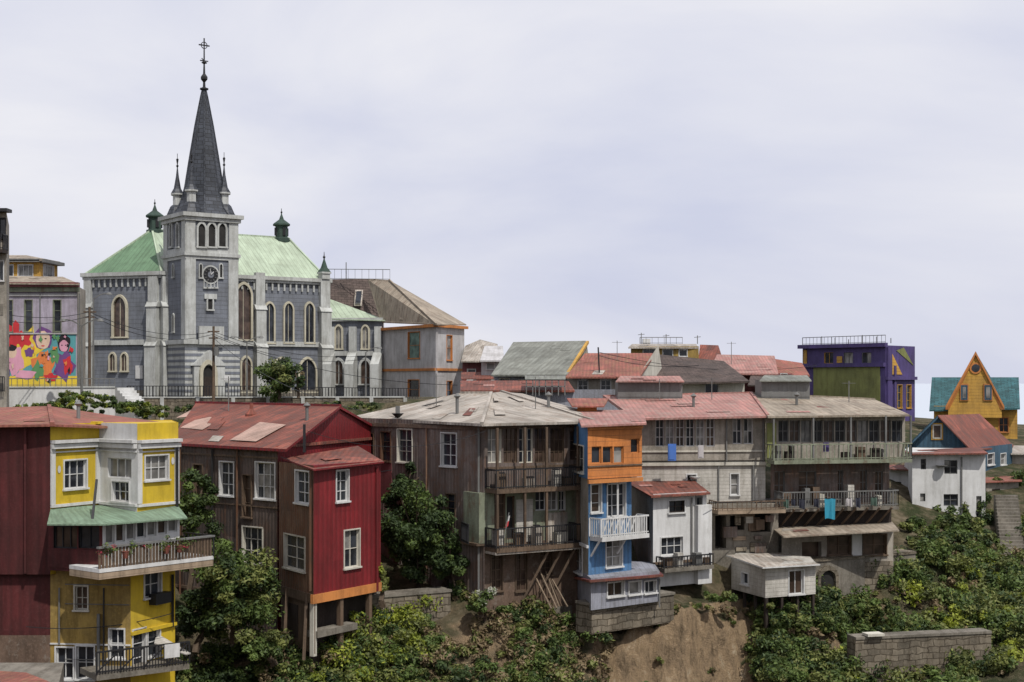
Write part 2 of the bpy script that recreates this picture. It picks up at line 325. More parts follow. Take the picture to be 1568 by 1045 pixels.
# ---------------------------------------------------------------- terrain
cols=[(-700,60,1040,1,-2),(0,63,1040,1,-2),(150,64,1055,1,-2),(300,69,1035,1,-2),(450,69.5,985,1,-2),(600,74,930,1,-2),(700,75,915,1,-2),(800,75.5,940,1,-2.2),
 (900,75.5,960,1.1,-2.4),(1030,77.5,935,1.0,-2.8),(1150,82,925,.8,-3.5),(1250,85,905,.75,-4.0),(1400,90,870,.62,-4.6),(1550,97,820,.42,-5.5),(1900,104,770,.4,-6),(2600,106,760,.4,-7)]
cu=np.array([c[0] for c in cols],float); cd=np.array([c[1] for c in cols]); cz=np.array([Z(c[2],c[1]) for c in cols]); cg=np.array([c[3] for c in cols]); cp=np.array([c[4] for c in cols])
def tz(x,y,rough=True):
    yy=max(y,25); u=CX+F*x/yy; db=np.interp(u,cu,cd); zb=np.interp(u,cu,cz); g=np.interp(u,cu,cg); zp=np.interp(u,cu,cp)
    o=y-db
    if o<=0: z=zb+g*np.interp(o,[-60,-40,-24,-12,-6,-2,0],[-22,-20,-15,-8.6,-4.3,-1.1,0])
    else: 
        y1=max(db+30,112); lo=1.8 if u<760 else 0
        z=np.interp(y,[db,db+2,db+14,y1,134.5 if y1<134 else y1+1,137 if y1<134 else y1+3,150,185,230,600],[zb,zb+.3,zb+(zp-lo-zb)*.62,zp-lo,zp-lo,zp,min(zp+.5,zp+.4),zp,zp-6,-90])
    z=max(z,np.interp(y,[-80,0,10,32],[-1,-2.2,-9,-45]))
    if 905<u<1185 and y>50:   # rock face
        k=min(1,(u-905)/40,(1185-u)/50); oo=o+.9*noise.noise(Vector((x*.55,3.3,0)))+.6*noise.noise(Vector((x*1.5,7.3,0)))+.3*abs(noise.noise(Vector((x*3.1,1.3,y*.4))))
        st=np.interp(oo,[-4.0,-2.9,-1.9,-1.3,-.5,-.1],[1,.86,.52,.44,.12,0]); z-=4.6*k*st
    if rough and 30<y<140:
        v=Vector((x*.22,y*.22,3.1)); z+=(noise.fractal(v,.9,2.1,5))*(.9 if o<1 else .2)
        if o<1: z+=abs(noise.noise(Vector((x*.9,y*.2,z*.1))))*-.7+.18*noise.noise(Vector((x*2.3,y*2.3,0)))
    return float(z)
def axis(*segs):
    out=[]
    for a,b,s in segs: out+=list(np.arange(a,b,s))
    return np.array(out)
xs=axis((-3000,-400,400),(-400,-120,40),(-120,-46,4),(-46,3,.5),(3,17,.17),(17,58,.5),(58,140,4),(140,420,40),(420,3001,400))
ys=axis((-400,-20,60),(-20,48,5),(48,68,.55),(68,84,.17),(84,108,.5),(108,130,4),(130,140,1),(140,240,4),(240,700,40),(700,1000,150))
V=[(x,y,tz(x,y)) for y in ys for x in xs]; nx=len(xs)
Fc=[(j*nx+i,j*nx+i+1,(j+1)*nx+i+1,(j+1)*nx+i) for j in range(len(ys)-1) for i in range(nx-1)]
me=bpy.data.meshes.new('hillside_terrain'); me.from_pydata(V,[],Fc); me.update()
for p in me.polygons: p.use_smooth=True
tm=bpy.data.materials.new('hillside_earth'); tm.use_nodes=True; nt=tm.node_tree;N=nt.nodes;L=nt.links; b=N['Principled BSDF']; b.inputs['Roughness'].default_value=.95; b.inputs['Specular IOR Level'].default_value=.15
g=N.new('ShaderNodeNewGeometry')
def nz(sc,dt=8,r=.7):
    n=N.new('ShaderNodeTexNoise'); n.inputs['Scale'].default_value=sc; n.inputs['Detail'].default_value=dt; n.inputs['Roughness'].default_value=r; L.new(g.outputs['Position'],n.inputs[0]); return n
r=N.new('ShaderNodeValToRGB'); cr=r.color_ramp; cr.elements[0].position=.32; cr.elements[0].color=(.045,.038,.022,1); cr.elements[1].position=.7; cr.elements[1].color=(.28,.23,.155,1)
e=cr.elements.new(.5); e.color=(.14,.115,.07,1)
n1=nz(.8); L.new(n1.outputs[0],r.inputs[0])
r2=N.new('ShaderNodeValToRGB'); r2.color_ramp.elements[0].position=.45; r2.color_ramp.elements[1].position=.58; n2=nz(.35); L.new(n2.outputs[0],r2.inputs[0])
mx=N.new('ShaderNodeMix'); mx.data_type='RGBA'; L.new(r2.outputs[0],mx.inputs[0]); L.new(r.outputs[0],mx.inputs[6]); mx.inputs[7].default_value=(.05,.06,.025,1)
rk=N.new('ShaderNodeValToRGB'); q=rk.color_ramp; q.elements[0].position=.32; q.elements[0].color=(.07,.05,.03,1); q.elements[1].position=.66; q.elements[1].color=(.50,.41,.29,1); e=q.elements.new(.47); e.color=(.29,.21,.13,1); e=q.elements.new(.56); e.color=(.38,.27,.16,1)
mpp=N.new('ShaderNodeMapping'); mpp.inputs['Scale'].default_value=(1.6,.8,.6); mpp.inputs['Rotation'].default_value=(0,.5,0); L.new(g.outputs['Position'],mpp.inputs[0]); nn4=N.new('ShaderNodeTexNoise'); nn4.inputs['Scale'].default_value=1.1; nn4.inputs['Detail'].default_value=12; nn4.inputs['Roughness'].default_value=.8; nn4.inputs['Distortion'].default_value=.6; L.new(mpp.outputs[0],nn4.inputs[0]); L.new(nn4.outputs[0],rk.inputs[0])
sx=N.new('ShaderNodeSeparateXYZ'); L.new(g.outputs['Normal'],sx.inputs[0]); mr=N.new('ShaderNodeMapRange'); mr.inputs[1].default_value=.80; mr.inputs[2].default_value=.66; mr.inputs[3].default_value=0; mr.inputs[4].default_value=1; L.new(sx.outputs[2],mr.inputs[0])
mx2=N.new('ShaderNodeMix'); mx2.data_type='RGBA'; L.new(mr.outputs[0],mx2.inputs[0]); L.new(mx.outputs[2],mx2.inputs[6]); L.new(rk.outputs[0],mx2.inputs[7])
L.new(mx2.outputs[2],b.inputs['Base Color']); bp=N.new('ShaderNodeBump'); bp.inputs['Strength'].default_value=1; bp.inputs['Distance'].default_value=.5; n3=nz(2.4,12,.8); L.new(n3.outputs[0],bp.inputs['Height']); L.new(bp.outputs[0],b.inputs['Normal'])
me.materials.append(tm); o=bpy.data.objects.new('hillside_terrain',me); scene.collection.objects.link(o)
# sea
me=bpy.data.meshes.new('sea'); me.from_pydata([(-40000,-2000,-75),(40000,-2000,-75),(40000,60000,-75),(-40000,60000,-75)],[],[(0,1,2,3)])
sm=bpy.data.materials.new('sea_water'); sm.use_nodes=True; sb=sm.node_tree.nodes['Principled BSDF']; sb.inputs['Base Color'].default_value=(.45,.5,.56,1); sb.inputs['Roughness'].default_value=.3
wn=sm.node_tree.nodes.new('ShaderNodeTexNoise'); wn.inputs['Scale'].default_value=900; wb=sm.node_tree.nodes.new('ShaderNodeBump'); wb.inputs['Strength'].default_value=.2; sm.node_tree.links.new(wn.outputs[0],wb.inputs['Height']); sm.node_tree.links.new(wb.outputs[0],sb.inputs['Normal'])
me.materials.append(sm); o=bpy.data.objects.new('sea',me); scene.collection.objects.link(o)
# ---------------------------------------------------------------- foliage
def leafmesh(name,centers,radii,per,size,mats,weights=None,flat=.8):
    c=np.repeat(np.array(centers,float),per,axis=0); rr=np.repeat(np.array(radii,float),per); n=len(c)
    d=rng.normal(size=(n,3)); d/=np.linalg.norm(d,axis=1)[:,None]; rad=rng.random(n)**.45; 
    off=d*(rr*rad)[:,None]; off[:,2]*=flat; pos=c+off
    nrm=d*.6+rng.normal(size=(n,3))*.6; nrm[:,2]+=.5; nrm/=np.linalg.norm(nrm,axis=1)[:,None]
    a=np.cross(nrm,rng.normal(size=(n,3))); a/=np.linalg.norm(a,axis=1)[:,None]; b=np.cross(nrm,a)
    s=size*(.6+.8*rng.random(n))[:,None]
    v=np.stack([pos-a*s,pos-b*s*.45,pos+a*s,pos+b*s*.45],axis=1).reshape(-1,3)
    me=bpy.data.meshes.new(name); me.vertices.add(4*n); me.vertices.foreach_set('co',v.ravel().astype(np.float32))
    me.loops.add(4*n); me.loops.foreach_set('vertex_index',np.arange(4*n,dtype=np.int32)); me.polygons.add(n); me.polygons.foreach_set('loop_start',np.arange(0,4*n,4,dtype=np.int32))
    me.polygons.foreach_set('loop_total',np.full(n,4,dtype=np.int32))
    for m in mats: me.materials.append(m)
    ci=rng.choice(len(mats),size=len(centers),p=weights); mi=np.repeat(ci,per); sw=rng.random(n)<.15; mi[sw]=rng.choice(len(mats),size=sw.sum(),p=weights)
    me.polygons.foreach_set('material_index',mi.astype(np.int32)); me.update(); me.validate()
    o=bpy.data.objects.new(name,me); scene.collection.objects.link(o); return o
def tree(name,base,h,rx,rz,mats=(L1,L2),n=26,per=170,size=.13,weights=None,trunk=.16,crown=None,flat=.8):
    ob=Obj(name); base=Vector(base); top=Vector(crown) if crown is not None else base+Vector((random.uniform(-.3,.3),random.uniform(-.3,.3),h-rz))
    cc=top; segs=5; pts=[base.lerp(top,i/segs)+Vector((random.uniform(-.08,.08),random.uniform(-.08,.08),0)) for i in range(segs+1)]
    for i in range(segs): 
        ob.bar('trunk',bark,pts[i],pts[i+1]+(pts[i+1]-pts[i])*.05,trunk*(1-i/segs*.55)*.8)
    cs=[];rs=[]
    for i in range(n):
        d=Vector((random.gauss(0,1),random.gauss(0,1),random.gauss(0,1))).normalized(); q=random.random()**.4
        c=Vector(cc)+Vector((d.x*rx*q*.85,d.y*rx*q*.85,d.z*rz*q*.9)); cs.append(tuple(c)); rs.append(random.uniform(.16,.40)*min(rx,rz*1.3))
        if i%3==0: ob.bar('limbs',bark,pts[-2] if i%2 else pts[-1],c,trunk*.22)
    lf=leafmesh('leaves',cs,rs,per,size,list(mats),weights,flat); ob.kids.append(lf); return ob.finish()
# ================================================================= BUILDINGS
# ---- yellow house
yh,W=house('yellow_house',[(-60,62),(77,62),(152,64.5),(210,63),(273,65)],Z(650,62),Z(880,62),yellow,8,[deepred,yellow,white,yellow])
W[0].zt=Z(654,62)
for w in W[1:]:
    w.band(white,673,.14,.30); w.band(white,679,.2,.2); w.band(white,690,.06,.08); w.band(white,770,.12,.1)
W[1].win(98,705,132,748,3,2); W[2].win(165,702,201,732,3,1,tr=None); W[2].win(172,738,198,768,3,2); W[3].win(222,698,257,735,3,2)
for w,u in ((W[1],79),(W[1],150),(W[3],213),(W[3],271)):
    a=min(max(w.s_(u),.12),w.len-.12); w.box('pilasters',white,a-.12,a+.12,-.01,.07,Z(775,62),Z(682,62))
for w,u,v in ((W[1],90,719),(W[3],215,716),(W[3],264,706)):
    a=w.s_(u); z=w.z_(a,v); q=[(.09*math.cos(t),.17*math.sin(t)) for t in np.linspace(0,2*math.pi,12,endpoint=False)]; yh.poly('medallions',white,[w.p(a+x,.03,z+y) for x,y in q])
yh.roof(redroof,[(-70,652,61.2),(80,650,61.5),(75,622,70),(-70,626,70)],caps=(1,)); yh.roof(redroof,[(80,650,61.5),(155,653,64),(273,650,66),(155,634,70),(75,622,70)])
a=W[1]; a.box('parapet_block',yellow,a.s_(146),a.len+.1,-.3,.15,Z(650,64),Z(646,64))
_,G=house('',[(74,61.5),(157,60.8),(275,63.6)],Z(797,61),Z(876,61),deepred,2.2,[deepred,white],ob=yh)
G[0].win(82,806,118,840,3,1,fr=iron,gl=glassr,tr=None); G[0].win(120,806,152,840,2,1,fr=iron,gl=glass,tr=None); G[0].band(deepred,842,.8,.05)
for i in range(7): G[1].win(162+i*16,797-i*2,175.5+i*16,833-i*3,1,1,fr=white,tr=None,gl=[glassc,glassr,glassc,glass][i%4])
yh.roof(awning,[(72,803,60.3),(160,803,59.9),(152,774,64.3),(78,777,62.2)],.06); yh.roof(awning,[(160,803,59.9),(287,793,63.3),(272,774,65),(152,774,64.3)],.06)
bal=Wall(yh,(152,59.4),(327,64),add=False); zb=Z(872,59.4)
bal.box('balcony_floor',white,0,bal.len,-2.2,0,zb-.16,zb); bal.box('balcony_floor',woodl,0,bal.len,-2.18,-.02,zb-.45,zb-.163)
n=int(bal.len/.17)
for i in range(n): bal.box('balcony_balusters',wood,i*.17,i*.17+.11,-.08,-.03,zb,zb+.85)
bal.box('balcony_rail',greyiron,-.05,bal.len+.05,-.14,.05,zb+.85,zb+.93)
for k in range(8): yh.bar('balcony_rail',iron,bal.p(bal.len,-k*.3,zb),bal.p(bal.len,-k*.3,zb+.9),.03)
yh.bar('balcony_rail',iron,bal.p(bal.len,0,zb+.9),bal.p(bal.len,-2.1,zb+.9),.03)
cs=[tuple(bal.p(random.choice([.2,.5,1.6,2.4,3.1,3.4,3.6,4.1,4.4,4.8])+random.uniform(-.2,.2),random.uniform(-.1,.2),zb+.75+random.uniform(-.25,.3))) for _ in range(34)]
yh.kids.append(leafmesh('balcony_flowers',cs,[.16]*34,30,.05,[L1,L3,LR],[.5,.25,.25]))
for q in (1.2,3.3,4.0): yh.tube('flower_pots',brickroof,[(.1,0),(.16,.3),(.17,.3)],bal.p(q,.12,zb+.35),8)
_,Lw=house('',[(-60,62.3),(77,62.3),(200,61.9),(268,64.6)],Z(878,61.5),Z(1075,61.5),mustard,8,[deepred,mustard,yellow],ob=yh)
Lw[0].zb=Z(975,62); q=Wall(yh,(-60,62.3),(77,62.3),Z(975,62),Z(1080,62),brownconc)
Lw[1].win(115,898,134,934,2,2,fr=cream,gl=glassr); Lw[2].win(221,876,246,914,2,2); Lw[1].win(86,992,112,1040,2,2); Lw[1].win(117,990,144,1040,2,2)
Lw[1].win(168,964,190,1008,2,2); Lw[2].win(203,964,222,1030,1,3); Lw[2].win(226,962,244,1005,1,2)
Lw[1].band(white,986,.06,.05); Lw[2].band(yellow,960,.15,.12)
Lw[2].pipe(262,880,960,iron,.05); W[3].pipe(268,682,780,iron,.05,.14)
Lw[1].pipe(152,940,1040,greyiron,.06); Lw[1].pipe(160,900,1040,iron,.03); Lw[1].pipe(92,900,985,greyiron,.03); W[0].pipe(40,655,878,deepred,.05)
for z in (895,925,1010): Lw[1].ubox('conduit',greyiron,100,z,198,z+1.2,0,.05)
yh.bar('drainpipe',iron,P(148,735,62.5),P(141,800,61),.05)
b1=Wall(yh,(148,60),(290,62.5),add=False); z=Z(1034,60); b1.box('terrace_floor',concrete,0,b1.len,-2,0,z-.25,z); rail3(yh,b1.p(0,0,z),b1.p(b1.len,0,z),.95,iron,.13); 
b1.box('laundry_cloth',white,3.0,3.7,.03,.06,z+.35,z+.95)
for i in range(4):
    t=i/4; yh.bar('railing_scroll',iron,b1.p(t*b1.len,0,z+.1),b1.p((t+.25)*b1.len,0,z+.95),.025)
yh.roof(siding,[(240,970,64),(292,1000,62.5),(285,1002,62),(236,985,63)],.05,part='side_awning')
w=Lw[2]; w.box('window_planter',iron,w.s_(228),w.s_(252),.0,.4,Z(932,62),Z(915,62)); 
yh.finish()
sh=Obj('tin_shed'); sh.prism('walls',concrete,[(X(-80,50),50.2),(X(85,50),50.2),(X(85,54),55),(X(-80,54),55)],Z(1200,50),Z(1058,50)); sh.roof(redroof,[(-80,1048,49.5),(95,1052,49.5),(15,1020,55),(-80,1014,56)]); sh.finish()
# ---- brown and red house
bh,W=house('brown_tin_house',[(262,76),(425,70.5),(595,83.5)],Z(684,70.5),Z(1000,70.5),brownmet,7,[brownmet,redmet])
W[0].win(337,708,358,759,2,3); W[0].win(392,709,421,764,3,3); W[0].win(372,728,385,792,1,3,fr=wood,gl=glassr); W[0].win(372,808,402,862,3,3,fr=cream); W[0].win(297,712,310,760,1,3,fr=wood,gl=glassr)
W[0].band(wood,770,.07,.05); W[0].band(wood,905,.15,.08); W[0].band(wood,696,.1,.05)
for u in (278,327,365): W[0].pipe(u,688,960,brown2 if u!=327 else iron,.045)
bh.roof(brickroof,[(258,678,76),(438,688,69.4),(521,622,77),(300,617,85)],.14,redmet,caps=(2,)); bh.roof(brickroof,[(521,622,77),(606,670,84),(480,650,93),(300,617,85)],.14,redmet)
w=W[1]; bh.poly('gable',redmet,[w.p(0,.0,w.zt),w.p(w.len,0,w.zt),w.p(w.s_(520),0,Z(623,77)-.1)])
w.box('gable_trim',brickroof,-.2,w.len+.2,0,.12,w.zt-.1,w.zt+.05)
bh.tube('chimney',brickroof,[(.35,0),(.35,.5),(.1,.8),(.1,1.1)],P(385,640,79)-Vector((0,0,.3)),10)
pr=mat('patched_roof_sheet',C(184,152,138),'corr',.3,dirt=.55)
for q in ([(352,663,73.5),(392,667,72),(438,647,74.6),(398,645,76.5)],[(276,655,79),(310,657,77.3),(340,641,79.4),(310,640,81)],[(270,640,82),(306,640,81.4),(325,620,83.4),(300,620,84)]):
    T=[Vector(P(*p)) for p in q]
    A0,B0,C0=P(258,678,76),P(438,688,69.4),P(521,622,77); nrm=(B0-A0).cross(C0-A0).normalized()
    bh.poly('roof_patch',pr,[Vector((t_.x,t_.y,A0.z-(nrm.x*(t_.x-A0.x)+nrm.y*(t_.y-A0.y))/nrm.z+.07)) for t_ in T])
_,R=house('',[(427,70.3),(480,67),(583,71.2)],Z(713,67),Z(912,67),redmet,5,[brown2,redmet],ob=bh)
R[0].win(453,722,474,771,2,3); R[0].win(436,821,467,872,2,3,fr=cream); R[1].win(515,721,533,768,2,3); R[1].win(527,812,550,869,2,2,fr=cream)
R[1].pipe(576,715,905,redmet,.05); R[0].pipe(478,720,905,brown2,.05)
bh.roof(brickroof,[(434,702,70.2),(480,719,66.4),(588,707,71.0),(548,683,76)],.08,redmet)
R[1].box('orange_beam',orangetrim,-.1,R[1].len,-.1,.06,Z(925,67),Z(911,67)); R[0].box('beam',wood,0,R[0].len,-.1,.05,Z(925,67),Z(911,67))
for u in (483,524,568):
    w=R[1]; a=w.s_(u); w.box('stilts',cream if u<500 else wood,a-.12,a+.12,-.25,-.02,Z(1000,68),Z(925,67))
bh.prism('basement',darkwood,[(X(430,71),71.3),(X(481,69.3),67.9),(X(575,72),72.6),(X(560,76),76)],Z(1010,70),Z(912,67)-.01)
w=R[0]; w.box('basement_boards',wood,.1,w.len-.05,-.12,-.06,Z(990,69),Z(925,67)); w.ubox('basement_boards',darkwood,440,925,455,975,-.05,-.03)
for u in (440,470):
    a=w.s_(u); bh.bar('props',wood,w.p(a,.0,Z(912,67)),w.p(a+.3,.3,Z(1000,69)),.07)
R[1].box('slab',concrete,R[1].s_(484),R[1].s_(545),-.6,.1,Z(978,67),Z(968,67))
bh.bar('downpipe',iron,P(466,650,70.0),P(466,693,70),.06)
bh.finish()
# ---- central gallery house
ch,W=house('balcony_gallery_house',[(548,82),(742,74),(900,77.5)],Z(646,74),Z(1000,74),greymet,8,[greymet,greymet])
Wl,Wr=W
Wl.win(609,658,631,708,2,3,fr=cream); Wl.win(676,664,699,714,2,3); Wl.win(558,664,572,705,1,3,fr=wood); Wl.win(584,662,598,706,1,3,fr=brown2); Wl.win(683,757,697,790,1,3,fr=wood)
Wl.pipe(735,655,930,greyiron,.05); Wl.pipe(655,655,880,brown2,.04); Wl.ubox('rust_panel',maroon,562,708,600,760,0,.04)
Wr.zb=Z(747,74)
for i in range(5):
    Wr.win(747+i*24,656,768+i*24,709,3,3,fr=[cream,wood,cream,wood,wood][i],tr=None,gl=[glassc,glassr,glass,glassr,glassr][i],sill=False)
Wr.win(873,660,893,705,2,3,fr=wood,gl=glassr,tr=None); Wr.band(wood,713,.12,.06)
W2=Wall(ch,(742,74),(900,77.5),Z(747,74),Z(834,74),greensage); W3=Wall(ch,(742,74),(900,77.5),Z(834,74),Z(1000,74),brownconc)
for i,(u0,u1) in enumerate(((757,774),(820,836),(838,854),(856,866))): W2.win(u0,752,u1,812 if i==0 else 782,2,3 if i==0 else 2,fr=[wood,white,white,white][i],gl=[glassr,glass,glassc,glass][i],tr=None)
W2.ubox('panels',siding,790,765,815,830,.0,.05); W2.ubox('panels',greyroof,838,785,868,830,.0,.06); W2.win(776,760,788,826,1,2,fr=wood,tr=None,gl=dark)
for w,v in ((Wr,745),(W2,833)):
    w.rail(743,871,v,1.0,1.1,iron,.15,slab=wood)
_v=Wall(ch,(718,75.2),(742,74),Z(747,74),Z(834,74),greensage,add=False); _v.box('side_bay',greensage,0,_v.len,0,.35,Z(833,74),Z(755,74)); _v.box('side_bay',wood,-.05,_v.len,-.1,.5,Z(836,74),Z(832,74))
rail3(ch,_v.p(0,.45,Z(832,74)),_v.p(_v.len,1.0,Z(832,74)),1.0,iron,.15)
for u in (745,787,820,868):
    a=Wr.s_(u); Wr.box('posts',wood,a-.06,a+.06,1.0,1.12,Z(833,74),Z(655,74))
for (w,v,items) in ((Wr,745,((757,.5,.7,wood),(800,.6,.5,greyroof),(842,.4,.9,siding),(858,.5,.5,wood))),(W2,833,((753,.5,.8,siding),(785,.5,.6,wood),(812,.4,1.0,greyroof),(848,.7,.7,cream)))):
    for u,ww,hh,mm in items:
        a=w.s_(u); z=w.z_(a,v); w.box('balcony_clutter',mm,a-ww/2,a+ww/2,.4,.8,z,z+hh); w.box('balcony_clutter',iron,a-ww/2+.05,a+ww/2-.05,.45,.75,z+hh,z+hh+.06)
for u in (752,790,828): W3.win(u,842,u+17,905 if u!=828 else 880,2,4,fr=[wood,wood,cream][0],gl=glassr)
W3.band(greyroof,838,.12,1.1)
for u in (830,850,870): ch.bar('struts',wood,W3.p(W3.s_(u),1.0,Z(836,74)),W3.p(W3.s_(u)-1.3,.1,Z(925,74)),.06)
for i in range(7): ch.bar('leaning_planks',wood if i%2 else woodl,W3.p(W3.s_(822)+i*.18,1.2+random.uniform(-.2,.2),Z(935,74)),W3.p(W3.s_(815)+i*.2,.1,Z(878+random.uniform(0,20),74)),.03)
ch.roof(greyroof,[(534,639,84),(738,649,73),(752,602,84),(705,602,85)],.14,caps=(1,2)); ch.roof(greyroof,[(738,649,73),(910,645,76.6),(768,600,87),(752,602,84)],.14,caps=(1,))
ch.roof(greyroof,[(768,600,87),(910,645,76.6),(905,632,83),(800,603,92)],.14)
for w in W: w.band(brownconc,650,.2,.1)
ch.bar('stovepipe',greyiron,P(609,633,80),P(609,622,80),.12); ch.tube('satellite_dish',iron,[(.1,0),(.35,.25)],P(609,640,79.5),10)
ch.finish()
# ---- blue and orange house
bo,W=house('blue_orange_house',[(868,79),(900,73.6),(983,75.8)],Z(650,73.6),Z(734,73.6),orange,5,[blue,orange])
for i in range(3): W[1].win(906+i*17,684,921+i*17,710,1,1,fr=orangetrim,tr=None)
W[1].win(966,672,979,694,1,1,fr=orangetrim,tr=None)
W[1].band(orangetrim,733,.2,.1); W[1].band(orangetrim,653,.15,.1); W[1].band(wood,712,.08,.06); W[0].win(876,682,894,722,2,2,fr=cream)
_,B=house('',[(866,79),(901,74.4),(967,76.4)],Z(734,73.6),Z(885,74.4),blue,5,[beige,blue],ob=bo)
B[1].win(905,742,920,785,1,3,fr=white,gl=glassr); B[1].win(930,741,957,791,3,3); B[1].win(928,823,952,868,2,3); B[0].win(877,832,892,880,2,3,fr=white); B[0].band(white,828,.15,.1)
B[1].rail(903,975,818,.95,.9,white,.16,slab=white,r=.03); w=B[1]
for i in range(6): bo.bar('railing_cross',white,w.p(.2+i*.4,.9,w.z_(0,816)),w.p(.6+i*.4,.9,w.z_(0,792)),.025)
bo.roof(palered,[(890,652,73.0),(990,648,75.2),(985,628,83),(880,628,83)],.1)
bo.prism('rooftop_box',orange,[(X(884,82),82),(X(914,82),82),(X(914,84),84),(X(884,84),84)],Z(640,82),Z(620,82)); bo.roof(redroof,[(876,622,81.5),(925,622,81.5),(932,610,85),(868,610,85)],.08)
bo.bar('post',white,B[1].p(B[1].s_(936),.5,Z(735,75)),B[1].p(B[1].s_(936),.5,Z(820,75)),.05)
for u in (903,943): bo.bar('balcony_prop',white,w.p(w.s_(u),.9,Z(820,75)),w.p(w.s_(u),.1,Z(850,75)),.04)
bo.finish()
# ---- small white house
wh,W=house('white_house',[(966,85),(1000,79),(1082,81)],Z(757,79),Z(900,79),white,6,[beige,white])
W[1].win(1024,767,1048,785,2,2,fr=darkwood,tr=white); W[1].win(1012,823,1045,850,3,2,fr=white); W[1].win(1066,762,1074,782,1,1,fr=greyiron); W[0].ubox('tin_patch',greymet,970,822,997,860,0,.05)
wh.roof(brickroof,[(958,738,86),(997,760,78.3),(1088,755,80.6),(1062,735,87)],.1); w=W[1]; w.box('side_pier',white,w.len-.9,w.len+.1,0,.35,w.zb,Z(775,80)); w.band(wood,858,.12,.2); w.pipe(1058,762,856,greyiron,.04)
w.rail(1005,1080,866,.6,.7,iron,.2,slab=concrete)
for u in (1015,1032,1060,1074): a=w.s_(u); w.box('balcony_clutter',random.choice([wood,greyiron,siding]),a-.2,a+.2,.2,.6,Z(866,80),Z(866,80)+random.uniform(.4,.9))
wh.finish()
# ---- low blue-grey annex
an,W=house('grey_annex_house',[(876,79),(905,73),(1010,76)],Z(886,73),Z(935,73),bluegrey,5)
W[1].win(930,892,955,913,2,1,fr=white,gl=glassr); W[1].win(963,891,981,910,1,1,fr=white,gl=glassc); W[1].win(987,890,1004,908,2,1,fr=white); W[1].pipe(1008,886,930,greyiron)
an.roof(maroon,[(866,880,80),(903,889,72.4),(1016,880,75.4),(1003,870,80)],.12,brickroof); an.finish()
st=Obj('stone_retaining_wall'); w=Wall(st,(906,73.3),(1032,77.2),add=False); w.box('masonry',stone,0,w.len,-1.2,0,Z(972,73.3),Z(928,73.3)); w.box('coping',concrete,-.05,w.len+.05,-1.2,.06,Z(928,73.3)+.003,Z(924,73.3)); st.finish()
st=Obj('stone_retaining_wall'); w=Wall(st,(560,71.8),(690,74.2),add=False); w.box('masonry',stone,0,w.len,-1.2,0,Z(975,73),Z(912,73)); w.box('coping',concrete,-.05,w.len+.05,-1.2,.06,Z(912,73)+.003,Z(908,73)); st.finish()
# ---- long house
lh,W=house('long_tenement_house',[(962,90),(975,86),(1172,87)],Z(637,86),Z(706,86),beige,10,[beige,beige])
w=W[1]
for i in range(6): w.win(1004+i*15.5,641,1017+i*15.5,684,2,3,fr=white,tr=None,gl=[glass,glassc,glassr][i%3])
for i in range(2): w.win(1122+i*17,641,1136+i*17,680,2,2,fr=white,tr=None)
w.band(cream,690,.1,.08); w.pipe(1112,640,706); w.pipe(1168,640,706)
_,Q=house('',[(962,90.2),(975,86.2),(1172,87.2)],Z(706,86),Z(772,86),siding,9,ob=lh); Q[1].win(1119,726,1131,758,1,2,gl=glassc); Q[1].win(1052,727,1066,745,2,1); Q[1].band(cream,708,.2,.15); Q[1].pipe(1153,706,770,greyiron,.05); Q[1].pipe(1100,706,770,greyiron,.03)
lh.tube('satellite_dish',white,[(.03,0),(.25,.06),(.33,.15)],Q[1].p(Q[1].s_(1062),.3,Z(735,86)),10)
_,Q=house('',[(980,86),(1085,85),(1192,86)],Z(772,86),Z(960,86),concrete,9,ob=lh)
Q[0].hole(1000,790,1045,850); Q[1].hole(1095,790,1112,840); Q[1].hole(1118,790,1140,812); Q[1].hole(1150,785,1180,815); Q[1].rail(1086,1188,778,.5,1.4,wood,.3,slab=woodl)
for i in range(14):
    a=random.uniform(.2,Q[1].len-.6); z=Z(random.uniform(790,880),85); Q[1].box('patch_boards',random.choice([wood,stone,woodl,greymet,siding]),a,a+random.uniform(.3,.9),.0,random.uniform(.03,.3),z,z+random.uniform(.2,.9))
lh.roof(palered,[(925,607,98),(972,641,85),(1176,637,86),(1150,602,99)],.12,caps=(0,2,3))
_,B=house('',[(1173,86.5),(1386,88.6)],Z(637,86.5),Z(704,86.5),greyiron,9,[beige],ob=lh)
b=B[0]; b.ubox('green_panel',olive,1174,648,1188,703,0,.08)
for i in range(11): b.win(1192+i*17.4,644,1207.5+i*17.4,677,2,2,fr=greyiron,tr=None,gl=[glass,glassr,glassc,glass,glassr][i%5])
b.rail(1175,1384,703,.95,1.0,greensage,.3,slab=greensage,r=.022)
for i in range(8): a=random.uniform(.4,b.len-.6); b.box('balcony_clutter',random.choice([siding,greyiron,wood,darkwood]),a,a+random.uniform(.2,.5),.3,.7,Z(703,88),Z(703,88)+random.uniform(.4,1.0))
for u in (1175,1235,1292,1345,1383): a=b.s_(u); b.box('posts',greyiron,a-.05,a+.05,.9,1.0,Z(703,87),Z(637,87))
_,D=house('',[(1180,87.2),(1362,89)],Z(706,87),Z(775,87),beige,8,[greymet],ob=lh); d=D[0]
for u,v0,u1,v1 in ((1186,722,1202,765),(1223,722,1250,765),(1283,720,1291,762),(1317,720,1328,758),(1340,722,1352,760)): d.win(u,v0,u1,v1,2,2,fr=greyiron,gl=glassr,tr=None)
d.rail(1186,1360,774,.95,1.3,greyiron,.18,slab=concrete)
for i in range(9): a=random.uniform(.4,d.len-.4); d.box('balcony_clutter',random.choice([siding,greyiron,wood,cream,darkwood]),a,a+random.uniform(.2,.6),.4,.9,Z(774,88),Z(774,88)+random.uniform(.4,1.3))
